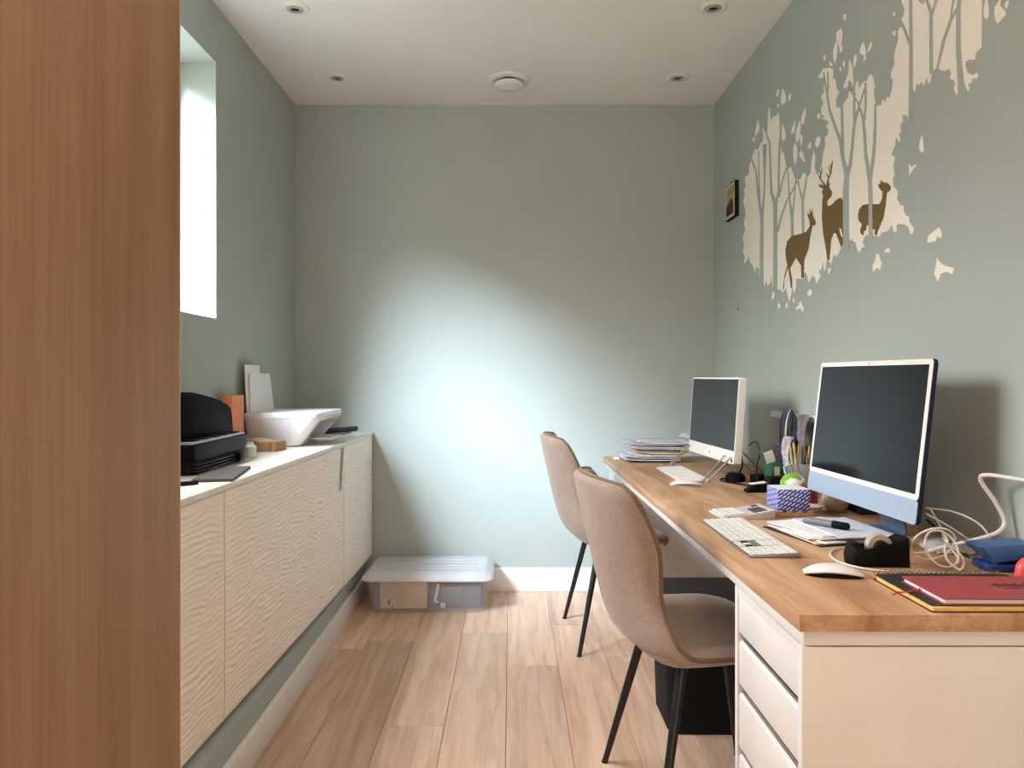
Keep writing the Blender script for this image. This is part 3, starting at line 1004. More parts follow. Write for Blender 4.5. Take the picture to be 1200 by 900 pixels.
# document wallets at the far end
wi = 0
def wallet(cx, cy, z, w, l, h, rz, lab, inner):
    r = thing('document_wallet', lab, 'folder', (cx, cy, z), math.radians(rz), 'clear document wallets stacked at the far desk end')
    def sk(s):
        return lambda u, v: ((-1+2*u)*w, (-1+2*v)*l, s*h*(1-abs(-1+2*u)**4)*(1-abs(-1+2*v)**4)+h+.0012+.010*max(0, -(-1+2*u)-.6))
    grid('upper_film', sk(.9), 14, 8, CLEARFILM, r, .0006)
    grid('lower_film', sk(-.95), 14, 8, CLEARFILM, r, .0006)
    for q, (m_, dz, dx) in enumerate(inner):
        grid('sheet', lambda u, v: (-w*.93+dx+(2*w*.86)*u, -l*.9+2*l*.88*v, h+dz*h+(.016*max(0, .35-u)**1.3*2.2)*(1 if q else .6)), 12, 3, m_, r, .0022)
    return r
wallet(.675, 3.56, D, .150, .105, .027, 0, 'clear wallet with yellow card and papers, bottom of the stack', [(PAPER, -.55, 0), (PAPER, -.2, 0), (PAPER, .3, .02), (YELLOW, .6, .05)])
wallet(.685, 3.575, D+.059, .150, .105, .0235, 3, 'clear wallet of white papers on top of the wallet with yellow card', [(PAPER, -.5, .02), (plain('lilac_sheet', (176, 170, 214), .7), -.1, .03), (PAPER, .35, .05)])
o = grid('plastic_bag', lambda u, v: (.80+.10*u+.006*math.sin(v*9), 3.50+.12*v, D+.113+.022*math.sin(PI*u)*math.sin(PI*v)+.003*math.sin(19*u+7*v)), 14, 12, CLEARFILM, None, .001)
tag(o, 'crumpled clear plastic sleeve lying on the stacked wallets', 'plastic sleeve')
o = box('tissue', (.5, .53, 3.60, 3.64, D+.0005, D+.010), PAPER, bev=.004); tag(o, 'small white tissue lump at the left of the wallet stack', 'tissue')

# ---- desk clutter by the wall rail
rail = thing('wall_rail', 'short white rail on the mural wall with lanyards hanging', 'rail', (XR, 2.80, .995))
box('bar', (-.022, -.006, -.29, .26, -.0125, .0125), WHITEPL, rail, bev=.002)
for yy in (-.22, .20): box('bracket', (-.0055, -.0005, yy-.012, yy+.012, -.010, .010), WHITEPL, rail, bev=.001)
def loop(lab, y, wd, L, mat, nm='lanyard', w=.010, x=XR-.028, tw=0, n=14):
    """strap hung over the bar: two falling runs that join below"""
    P = []
    for k in range(n+1):
        t = k/n; a = PI*2*t
        P.append(Vector((x-.006*math.sin(a)-.004*tw*math.sin(2*a), y+wd*math.sin(a), .995+.016-L*(1-math.cos(a))/2)))
    bm = bmesh.new()
    fr = []
    m_ = len(P)
    for k in range(m_-1):
        p = P[k]; t = (P[(k+1) % (m_-1)]-P[k-1 if k else m_-2]).normalized()
        s = Vector((.35, 0, 0)).cross(t).normalized()
        nrm_ = s.cross(t).normalized()
        fr.append([bm.verts.new(p+s*w+nrm_*.0008), bm.verts.new(p-s*w+nrm_*.0008), bm.verts.new(p-s*w-nrm_*.0008), bm.verts.new(p+s*w-nrm_*.0008)])
    for k in range(len(fr)):
        A = fr[k]; B = fr[(k+1) % len(fr)]
        for j in range(4): bm.faces.new((A[j], A[(j+1) % 4], B[(j+1) % 4], B[j]))
    o = bm_obj(nm, bm, mat); o.data.polygons.foreach_set('use_smooth', [True]*len(o.data.polygons))
    return tag(o, lab, 'lanyard', 'lanyards and straps on the wall rail')
loop('slate blue lanyard, leftmost on the white wall rail', 2.83, .040, .19, SLATE, n=28, w=.020, x=XR-.040)
loop('white lanyard beside the blue one on the wall rail', 2.745, .040, .17, PAPER, n=28, w=.014, x=XR-.052)
loop('black lanyard hanging between white and grey ones on the wall rail', 2.715, .026, .21, DARKFAB, n=28, w=.016, x=XR-.063)
def cloth(lab, y0, y1, z0, z1, mat, x):
    o = grid('cloth', lambda u, v: (x-.010*math.sin(u*11+v*2)-.012*v, y0+(y1-y0)*u+.02*math.sin(v*5), z1+(z0-z1)*v), 18, 14, mat, None, .003)
    return tag(o, lab, 'cloth')
cloth('grey cloth draped from the wall rail behind the large computer', 2.60, 2.69, .83, 1.012, GREYFAB, XR-.045)
cloth('mottled white cloth hanging low below the wall rail', 2.645, 2.735, .80, .93, plain('mottled_cloth', (196, 190, 196), .9, var=.25, scale=50), XR-.085)

tn = thing('pen_holder', 'dark green tin holding leaflets on the desk by the wall', 'tin', (.985, 2.74, D), math.radians(8))
prism('tin', rrect(-.04, .04, -.030, .030, .004, 2), 0, .085, GREEN, tn, bev=.001)
box('tin_label', (-.0300, -.010, -.0312, -.0302, .035, .075), CREAM, tn, bev=0)
def planar(nm, lab, cat, c, w, h, t, mat, rx, ry, rz, parent=None):
    o = box(nm, (-w/2, w/2, -t/2, t/2, 0, h), mat, parent, bev=0, loc=c, rot=(rx, ry, rz))
    if lab: tag(o, lab, cat)
    return o
planar('leaflet', 'white leaflet sticking up out of the green tin', 'leaflet', (.958, 2.735, D+.0865), .036, .045, .001, PAPER, .1, -.35, .1)
planar('leaflet', 'dark patterned leaflet at the back of the green tin', 'leaflet', (.985, 2.755, D+.0865), .05, .065, .001, plain('leaflet_dark', (86, 74, 96), .6, var=.4, scale=70), -.1, .25, -.2)
planar('leaflet', 'blue and white leaflet leaning left in the green tin', 'leaflet', (.955, 2.752, D+.0865), .025, .05, .001, SLATE, -.1, -.5, .0)

pot = thing('pencil_pot', 'open silver pot crammed with pens and pencils', 'pot', (1.01, 2.60, D))
lathe('cup', [(0, 0), (.036, 0), (.038, .003), (.038, .10), (.035, .10), (.035, .006), (0, .006)], plain('pot_silver', (186, 182, 176), .35, .4), pot, 28)
pens = [(PENY, -.016, .010, -.10, .12, 'yellow pencil'), (PENG, .010, .014, .05, .14, 'grey pen'), (CREAM, -.008, -.016, -.16, -.15, 'cream pencil'),
        (BLACKPL, .014, -.008, .16, -.05, 'black pen'), (WOODLT, .0, .0, .02, .05, 'plain wooden pencil'), (BEIGE, -.022, .0, -.22, .04, 'beige brush handle'),
        (PENY, .018, .006, .22, .10, 'second yellow pencil leaning right'), (CHROME, -.004, .022, -.05, .26, 'metal pen')]
for m_, x, y, ax, ay, nm in pens:
    h = .150+.02*random.random()
    o = tube('pencil', [(0, 0, 0), (0, 0, h-.015), (0, 0, h)], [.0042, .0042, .0012], m_, None, 7, loc=(1.01+x*.7, 2.60+y*.7, D+.012), rot=(ay*.6, ax*.6, 0))
    tag(o, nm+' standing in the silver pot', 'pen', 'pens and pencils in the silver pot')
# black clip holder and black sharpener
o = prism('desk_clock', rrect(-.045, .045, -.022, .022, .012, 4), 0, .055, BLACKPL, None, bev=.008, loc=(.935, 2.60, D), rot=(0, 0, .2)); tag(o, 'black rounded gadget between green tin and note cube', 'gadget')
sp = thing('hole_punch', 'small black punch with white paper scrap on top', 'hole punch', (.865, 2.60, D), math.radians(5))
prism('body', [(-.045, 0), (.045, 0), (.045, .014), (.02, .026), (-.02, .022), (-.045, .008)], -.02, .02, BLACKPL, sp, axis='y', bev=.003)
grid('paper_scrap', lambda u, v: (-.03+.075*u, -.018+.034*v, .0292+.008*u), 4, 2, PAPER, sp, .001)
# green and white ball
gb = thing('toy_ball', 'small lime green and white ball next to the note cube', 'ball', (.938, 2.47, D))
bm = bmesh.new(); bmesh.ops.create_uvsphere(bm, u_segments=28, v_segments=18, radius=.042); bmesh.ops.translate(bm, vec=(0, 0, .042), verts=bm.verts)
ballm = M('lime_ball', srgb(130, 180, 50), .35); vv = ballm.coord(); ff = ballm.noise(vv, 34, 1); ballm.color(ballm.ramp(ff, [(.52, srgb(128, 176, 50)), (.56, srgb(240, 240, 230))]))
bm_obj('ball', bm, ballm.m, gb, smooth=True)
o = planar('packet', 'pale blue and orange striped packet behind the lime ball', 'packet', (.985, 2.54, D+.001), .055, .105, .010, None, -.1, -.25, .2)
pkm = M('striped_packet', srgb(150, 190, 220), .4); vv = pkm.coord(); wv = pkm.n.new('ShaderNodeTexWave'); pkm.l.new(vv, wv.inputs['Vector']); wv.inputs['Scale'].default_value = 14
pkm.color(pkm.ramp(wv.outputs['Fac'], [(.3, srgb(120, 165, 200)), (.6, srgb(226, 232, 236)), (.9, srgb(226, 150, 90))])); o.data.materials.append(pkm.m)
# raspberry pot, beige bowl, dish, dark box
o = lathe('jar', [(0, 0), (.026, 0), (.032, .010), (.033, .045), (.028, .058), (.024, .062), (0, .062)], PINK, None, 28, loc=(.93, 2.335, D)); tag(o, 'raspberry red round jar behind the note cube', 'jar')
o = lathe('candle', [(0, 0), (.020, 0), (.034, .012), (.040, .034), (.034, .054), (.020, .062), (0, .062)], BEIGE, None, 28, loc=(.975, 2.235, D)); tag(o, 'beige round candle under the left edge of the large computer', 'candle')
o = lathe('dish', [(0, 0), (.020, 0), (.034, .014), (.036, .018), (.033, .018), (.019, .004), (0, .004)], plain('dish_white', (214, 202, 192), .4), None, 28, loc=(.900, 2.225, D)); tag(o, 'small white dish just in front of the beige candle', 'dish')
o = box('box', (1.02, 1.07, 2.17, 2.27, D, D+.055), DARKFAB, bev=.003); tag(o, 'little dark box behind the beige candle', 'box')

# envelopes stack and marker
zst = D
cols = [(DARKFAB, 'dark brown leaflet, bottom of the paper pile'), (CREAM, 'cream envelope low in the paper pile'), (PAPER, 'white envelope in the lower paper pile'), (PAPER, 'white letter in the middle of the paper pile'),
        (plain('pink_paper', (230, 214, 210), .8), 'pinkish letter near the top of the paper pile'), (PAPER, 'white printed envelope near the top of the paper pile'), (plain('bluish_paper', (206, 214, 232), .8), 'bluish letter on top of the paper pile')]
offs = [(.800, 1.90, .20, .24, 14), (.808, 1.895, .20, .22, 9), (.812, 1.90, .20, .23, 16), (.804, 1.91, .19, .21, 5), (.812, 1.905, .19, .22, 12), (.800, 1.915, .18, .20, 20), (.845, 1.89, .15, .24, 6)]
zz = D
for (m_, lab), (cx, cy, w, l, a) in zip(cols, offs):
    t = .0032
    bmx = bmesh.new()
    pts = rot2(0, 0, w, l, a)
    aprism(bmx, pts, 0, t*.9)
    o = bm_obj('envelope', bmx, m_, None, (cx-.0, cy, zz+.0001))
    tag(o, lab, 'paper', 'letters and envelopes piled under the large computer'); zz += t
mk = thing('marker', 'grey marker with black cap lying on the paper pile', 'marker', (.802, 1.885, zz+.0097), math.radians(-52))
tube('barrel', [(-.062, 0, 0), (.015, 0, 0)], .0088, PENG, mk, 14)
tube('cap', [(.0152, 0, 0), (.052, 0, 0), (.056, 0, 0)], [.0095, .0095, .007], BLACKPL, mk, 14)

# tape dispenser
td = thing('tape_dispenser', 'black weighted tape dispenser with clear tape roll', 'tape dispenser', (.787, 1.598, D), math.radians(-2))
prism('base', [(-.060, 0), (.058, 0), (.056, .062), (.048, .064), (.036, .052), (.031, .012), (-.022, .012), (-.032, .034), (-.044, .044), (-.056, .042), (-.062, .02)], -.026, .026, BLACKPL, td, axis='y', bev=.003)
bm = bmesh.new(); alathe(bm, [(.015, -.0095), (.026, -.0095), (.026, .0095), (.015, .0095), (.015, -.0095)], 36)
bm_obj('tape_roll', bm, plain('tape_tan', (190, 176, 156), .25), td, (.003, 0, .040), (PI/2, 0, 0), angle=40)
prism('cutter', [(-.060, .0445), (-.046, .046), (-.044, .050), (-.061, .0475)], -.013, .013, BLACKMT, td, axis='y')
bm = bmesh.new(); alathe(bm, [(0, -.020), (.0145, -.020), (.0145, .020), (0, .020)], 24)
bm_obj('hub', bm, BLACKMT, td, (.003, 0, .040), (PI/2, 0, 0), angle=40)
for sg in (-1, 1):
    prism('cheek', [(-.036, .004), (.054, .004), (.054, .060), (.044, .060), (.028, .050), (-.008, .045), (-.024, .038), (-.036, .038)], min(sg*.0205, sg*.0262), max(sg*.0205, sg*.0262), BLACKPL, td, axis='y', bev=.001)

# clear packet behind the dispenser
o = grid('plastic_bag', lambda u, v: (.965+.10*u, 1.68+.10*v, D+.0045+.022*math.sin(PI*min(1, max(0, u)))**.6*math.sin(PI*v)**.6+.002*math.sin(23*u+17*v)), 18, 16, clear_plastic('grey_film', (200, 198, 196), .6, .15), None, .001)
tag(o, 'crumpled clear plastic packet behind the tape dispenser', 'packet')

# cables
def cable(lab, pts, r=.0024, mat=None, sub=10):
    o = tube('cable', pts, r, mat or CABLEW, None, 8, sub=sub)
    return tag(o, lab, 'cable')
z0 = D+.0032
cable('thin white cable curving across the desk in front of the tape dispenser',
      [(.775, 1.735, D+.004), (.745, 1.72, z0), (.715, 1.66, z0), (.715, 1.59, z0), (.76, 1.535, z0), (.83, 1.528, z0), (.89, 1.525, z0), (.93, 1.540, z0), (.955, 1.57, D+.018), (.95, 1.60, D+.040), (.925, 1.585, D+.045), (.915, 1.56, D+.02), (.93, 1.545, z0)])
def ring3(c, rx, rz_, tilt, n=14, turns=1.15, ph=0, dz=0.0):
    out = []
    for k in range(int(n*turns)+1):
        a = ph+2*PI*k/n
        out.append((c[0]+rx*math.cos(a), c[1]+tilt*math.sin(a), c[2]+rz_*math.sin(a)+dz*k/n))
    return out
cable('white cable coiled in upright loops behind the notebooks', ring3((.912, 1.575, D+.040), .034, .034, .02, ph=-1.5)+[(.94, 1.61, D+.05), (.97, 1.66, D+.035), (.99, 1.72, D+.06)], .0022, sub=6)
cable('white cable looping wide over the tangle by the wall', ring3((.908, 1.600, D+.044), .046, .038, -.02, ph=2.0, turns=1.3)+[(.955, 1.63, D+.03), (.975, 1.68, D+.055), (.985, 1.75, D+.095)], .0022, sub=6)
cable('thin white cable falling from behind the large computer', [(.965, 1.73, D+.085), (1.0, 1.70, D+.062), (1.04, 1.66, D+.028), (1.062, 1.625, D+.005)], .0022)
cable('thin white cable in a high arc beside the large computer', [(.96, 1.72, D+.10), (.995, 1.66, D+.100), (1.03, 1.625, D+.075), (1.045, 1.615, D+.030), (1.025, 1.62, D+.005)], .0022)
cable('black cable behind the large computer', [(.972, 1.74, D+.07), (.985, 1.70, D+.045), (1.0, 1.665, D+.015), (1.01, 1.64, D+.005)], .0024, BLACKPL)
cable('thick white lamp cable rising against the mural wall', [(.905, 1.625, D+.020), (.95, 1.62, D+.034), (1.01, 1.61, D+.052), (1.05, 1.605, D+.068), (1.068, 1.61, D+.090), (1.055, 1.62, D+.130), (1.03, 1.63, D+.175), (1.032, 1.615, D+.190), (1.06, 1.55, D+.189), (1.075, 1.40, D+.188)], .0048)
cable('black cable trailing on the desk beside the white computer', [(.93, 3.00, D+.09), (.92, 2.96, D+.04), (.875, 2.93, D+.006), (.822, 2.905, D+.004), (.812, 2.85, D+.004), (.84, 2.785, D+.004), (.89, 2.715, D+.004), (.95, 2.72, D+.004)], .003, BLACKPL)
cable('thin black cable hanging behind the white computer', [(.94, 2.94, D+.13), (.95, 2.88, D+.15), (.955, 2.85, D+.11), (.95, 2.87, D+.06), (.96, 2.90, D+.004)], .002, BLACKPL)
o = prism('power_brick', rrect(-.05, .05, -.025, .025, .008, 4), .0005, .032, BLACKPL, None, bev=.004, loc=(.965, 2.84, D), rot=(0, 0, .5)); tag(o, 'black power brick behind the white computer', 'power supply')
o = lathe('speaker', [(0, 0), (.034, 0), (.038, .004), (.038, .020), (.024, .034), (0, .036)], BLACKPL, None, 28, loc=(.865, 2.865, D)); tag(o, 'round black puck speaker under the white computer', 'speaker')
o = prism('card_reader', rrect(-.035, .035, -.02, .02, .006, 3), .0005, .016, BLACKPL, None, bev=.003, loc=(.955, 2.665, D), rot=(0, 0, .3)); tag(o, 'flat black adapter at the foot of the green tin', 'adapter')

# spiral notebook
nb = thing('notebook', 'black spiral notebook with yellow page edges under the red book', 'notebook', (.87, 1.384, D), math.radians(0))
prism('back_cover', rrect(-.15, .115, -.112, .100, .006, 3), .0003, .0023, plain('nb_dark_red', (120, 40, 44), .6), nb)
prism('pages', rrect(-.147, .112, -.109, .090, .003, 2), .0025, .0085, YELLOW, nb)
prism('front_cover', rrect(-.145, .115, -.102, .100, .006, 3), .0087, .0107, plain('nb_black', (38, 36, 36), .5), nb)
bm = bmesh.new()
sp_ = []
for k in range(26*10+1):
    a = 2*PI*k/10
    sp_.append((-.142+.250*k/260, .102+.0075*math.cos(a), .0082+.0080*math.sin(a)))
atube(bm, sp_, .0009, 5)
bm_obj('spiral', bm, plain('bronze_wire', (120, 104, 90), .3, .7), nb)
# red hardback on it
rb = thing('notebook', 'dusty red notebook with ribbon lying on the spiral notebook', 'notebook', (.90, 1.352, D+.0109), math.radians(-1))
prism('back_cover', rrect(-.153, .085, -.073, .073, .005, 3), .0, .0018, RED, rb)
prism('pages', rrect(-.149, .082, -.070, .070, .003, 2), .0019, .0088, PAPER, rb)
prism('front_cover', rrect(-.153, .085, -.073, .073, .005, 3), .0089, .0107, RED, rb)
bm = bmesh.new(); atube(bm, catmull([(-.150, .010, .004), (-.158, .004, .0025), (-.166, .006, .0022), (-.180, -.004, .002), (-.192, .004, -.001), (-.205, -.002, -.004)], 5), .0016, 6)
bm_obj('ribbon', bm, REDB, rb)
em = bmesh.new()
for k in range(14):
    x = -.02+.0075*k*.75
    abox(em, x, x+.003+.002*(k % 3), .006-.008*(k % 2), .014+.005*((k*7) % 3), .01075, .0110)
abox(em, -.008, .040, -.010, -.006, .01075, .0110)
bm_obj('cover_emblem', em, plain('emblem_dark', (84, 30, 34), .6), rb)

# blue hole punch
hp = thing('hole_punch', 'large blue two-hole punch at the right edge of the desk', 'hole punch', (1.055, 1.562, D), math.radians(-5))
prism('base', rrect(-.070, .028, -.032, .032, .008, 3), .0005, .016, BLUEDK, hp, bev=.003)
prism('handle', [(-.088, .052), (.024, .060), (.028, .052), (.024, .030), (-.035, .022), (-.05, .018), (-.055, .030)], -.032, .032, BLUEPL, hp, axis='y', bev=.004)
prism('pivot', [(-.02, .0165), (.02, .0165), (.02, .028), (-.02, .0225)], -.022, .022, BLACKPL, hp, axis='y')
# red handled scissors / stapler
sr = thing('stapler', 'coral and black stapler leaning by the blue punch', 'stapler', (1.043, 1.462, D), math.radians(4))
ppp = catmull([(-.045, 0, .012), (-.040, 0, .034), (-.020, 0, .043), (.02, 0, .044), (.05, 0, .043)], 6)
bm = bmesh.new(); atube(bm, ppp, .008, 10, flat=1.6); bm_obj('handle', bm, CORAL, sr, smooth=True)
prism('jaw', [(-.030, .005), (.05, .005), (.05, .033), (-.010, .033), (-.016, .020), (-.032, .016)], -.011, .011, BLACKPL, sr, axis='y', bev=.002)
box('base', (-.03, .05, -.012, .012, 0, .0045), BLACKMT, sr, bev=.001)

# ================================================================ WALL PICTURE
pc_ = thing('picture', 'small dark-edged picture hanging left of the mural', 'picture', (XR, 3.625, 1.915))
box('frame', (-.020, -.0005, -.075, .075, 0, .170), BLACKMT, pc_, bev=.001)
box('mount', (-.0212, -.0202, -.070, .070, .005, .165), CREAM, pc_, bev=0)
pm = M('picture_print', srgb(150, 130, 90), .6)
vv = pm.coord(); ff = pm.noise(vv, 22, 3)
pm.color(pm.ramp(ff, [(.35, srgb(120, 104, 66)), (.6, srgb(186, 172, 130))]))
box('print', (-.0222, -.0213, -.060, .060, .015, .155), pm.m, pc_, bev=0)
prism('print_figure', [(-.055, .018), (.055, .018), (.055, .07), (.03, .062), (.02, .085), (.0, .07), (-.015, .10), (-.03, .085), (-.045, .09), (-.055, .06)], -.0232, -.0223, plain('dark_brown_ink', (58, 34, 22), .7), pc_, axis='x')
tube('hanger', [(-.012, .03, .1715), (-.012, .0, .182), (-.012, -.03, .1715)], .0015, BLACKMT, pc_)

# ================================================================ MURAL (vinyl wall sticker)
def W2(px, py):
    y = F*XR/(px-598.0)
    return (y, EYE-(py-440.5)*y/F)

mural = thing('wall_sticker', 'white woodland mural sticker with three bronze deer', 'wall sticker', (XR, 2.6, 1.45))
def decal(name, pts, layer, mat):
    q = [W2(*p) for p in pts]
    q = [(y-2.6, z-1.45) for y, z in q]
    # drop doubles
    r = [q[0]]
    for p in q[1:]:
        if abs(p[0]-r[-1][0])+abs(p[1]-r[-1][1]) > 1e-5: r.append(p)
    x1 = -.0006*layer
    tri = tessellate_polygon([[Vector((0, y, z)) for y, z in r]])
    bm = bmesh.new()
    A = [bm.verts.new((x1, y, z)) for y, z in r]; B = [bm.verts.new((-.00005, y, z)) for y, z in r]
    for t in tri:
        try: bm.faces.new([A[i] for i in t])
        except ValueError: pass
    n = len(r)
    for i in range(n):
        try: bm.faces.new((A[i], A[(i+1) % n], B[(i+1) % n], B[i]))
        except ValueError: pass
    return bm_obj(name, bm, mat, mural)


def stroke(name, pts, w, layer, mat):
    ws = w if isinstance(w, (list, tuple)) else [w]*len(pts)
    L, R = [], []
    for i, p in enumerate(pts):
        a = Vector(pts[max(i-1, 0)]); b = Vector(pts[min(i+1, len(pts)-1)])
        t = (b-a).normalized(); n = Vector((-t.y, t.x))
        L.append(tuple(Vector(p)+n*ws[i]/2)); R.append(tuple(Vector(p)-n*ws[i]/2))
    return decal(name, L+R[::-1], layer, mat)


def zz_(o, s, pts): return [(o[0]+x/s, o[1]+y/s) for x, y in pts]
Z1 = lambda pts: zz_((860, 80), 5.625, pts)
Z2 = lambda pts: zz_((860, 220), 5.625, pts)
Z3 = lambda pts: zz_((950, 10), 5.294, pts)
Z4 = lambda pts: zz_((950, 160), 5.294, pts)
Z5 = lambda pts: zz_((1030, 0), 7.06, pts)
Z6 = lambda pts: zz_((1040, 110), 3.91, pts)

outline = []
outline += Z2([(68, 505), (72, 450), (60, 420), (70, 380), (58, 330), (75, 280), (66, 230), (80, 170), (62, 90), (75, 40), (62, 0)])
outline += Z1([(75, 840), (66, 800), (80, 780), (72, 720), (98, 700), (105, 640), (118, 600), (130, 560), (140, 530), (158, 540), (175, 500), (192, 480), (196, 440), (190, 400), (200, 395), (222, 430),
               (225, 330), (230, 262), (238, 265), (240, 350), (262, 318), (285, 312), (290, 290), (296, 300), (300, 340), (305, 440), (312, 500), (316, 560), (330, 555), (336, 600), (345, 640), (356, 670), (375, 648), (390, 690), (402, 722), (440, 730), (452, 700), (470, 688), (478, 720), (492, 712), (505, 690),
               (515, 600), (528, 540), (538, 590), (532, 640), (545, 700), (560, 690), (580, 640), (590, 560), (605, 500), (598, 455), (620, 440), (625, 400), (608, 385), (628, 350), (600, 340), (580, 330), (600, 320), (575, 300), (590, 240)])
outline += Z3([(62, 690), (70, 640), (64, 620), (80, 590), (66, 545), (85, 520), (82, 470), (95, 460), (84, 430), (45, 430), (62, 400), (80, 370), (95, 372), (118, 365), (140, 378), (138, 430), (155, 440), (160, 490), (178, 520), (158, 560), (158, 612), (184, 614), (196, 645), (206, 588), (232, 552), (242, 512), (262, 514), (272, 530),
               (282, 455), (294, 450), (300, 498), (318, 470), (332, 450), (346, 455), (360, 422), (372, 405), (388, 425), (398, 480), (392, 520), (398, 570), (408, 603), (438, 600), (450, 560), (462, 585), (475, 545), (490, 555), (505, 500), (512, 440), (498, 430), (500, 395), (522, 340), (518, 300), (530, 240), (545, 195), (542, 140), (556, 115), (575, 120), (562, 90), (560, 66), (575, 50), (585, 8)])
outline += [(1057, 3), (1055, -6), (1062, -12), (1066, -30), (1080, -48), (1096, -36), (1108, -60), (1122, -42), (1136, -64), (1150, -40)]
outline += Z5([(852, 0), (850, 390), (805, 435), (795, 495), (750, 492), (720, 510), (716, 545), (735, 605), (780, 622), (810, 600), (824, 620), (812, 648), (775, 652), (765, 690), (740, 688), (750, 740), (738, 762), (715, 700), (700, 640),
               (690, 640), (660, 650), (655, 770), (640, 790), (620, 730), (634, 690), (622, 662), (588, 650), (600, 605), (580, 568), (545, 588), (505, 576), (490, 560), (455, 578), (440, 590), (425, 680), (408, 690), (395, 640), (382, 690), (370, 706), (352, 672), (335, 706), (312, 690), (300, 758), (288, 740), (275, 742), (258, 760), (257, 847)])
outline += Z3([(615, 600), (612, 668), (600, 672), (590, 660), (570, 662), (572, 700), (556, 722), (560, 770), (545, 775), (558, 815), (550, 828), (530, 795), (525, 845), (505, 895)])
outline += Z4([(500, 112), (525, 132), (512, 180), (522, 235), (510, 260), (514, 310), (535, 330), (542, 350), (535, 385), (560, 430), (575, 425), (578, 460), (592, 490), (612, 498), (612, 530), (640, 568), (638, 595), (622, 608), (606, 560), (580, 545), (540, 542), (532, 560), (536, 590), (515, 592), (505, 545), (482, 585), (462, 592), (440, 598), (425, 625), (412, 618), (345, 612), (330, 630), (322, 660), (338, 682), (318, 690), (302, 722), (290, 700), (278, 655), (262, 650), (255, 630), (245, 645), (236, 630), (205, 650), (190, 690), (175, 720), (160, 748), (152, 735), (140, 742), (128, 790), (112, 770), (100, 765), (92, 832), (82, 825), (80, 770)])
outline += Z2([(585, 510), (575, 540), (560, 545), (572, 580), (545, 632), (535, 590), (520, 578), (495, 625), (485, 590), (478, 562), (466, 555), (455, 600), (430, 600), (412, 600), (412, 650), (396, 698), (385, 650), (378, 700), (366, 752), (352, 700), (345, 660), (322, 690), (310, 670), (290, 672), (275, 640), (262, 672), (252, 630), (245, 575), (240, 630), (225, 645), (212, 610), (200, 652), (192, 610), (172, 605), (165, 530), (150, 520), (138, 562), (128, 520), (110, 495), (100, 455), (85, 480)])
decal('forest_ground', outline, 1, DECALW)

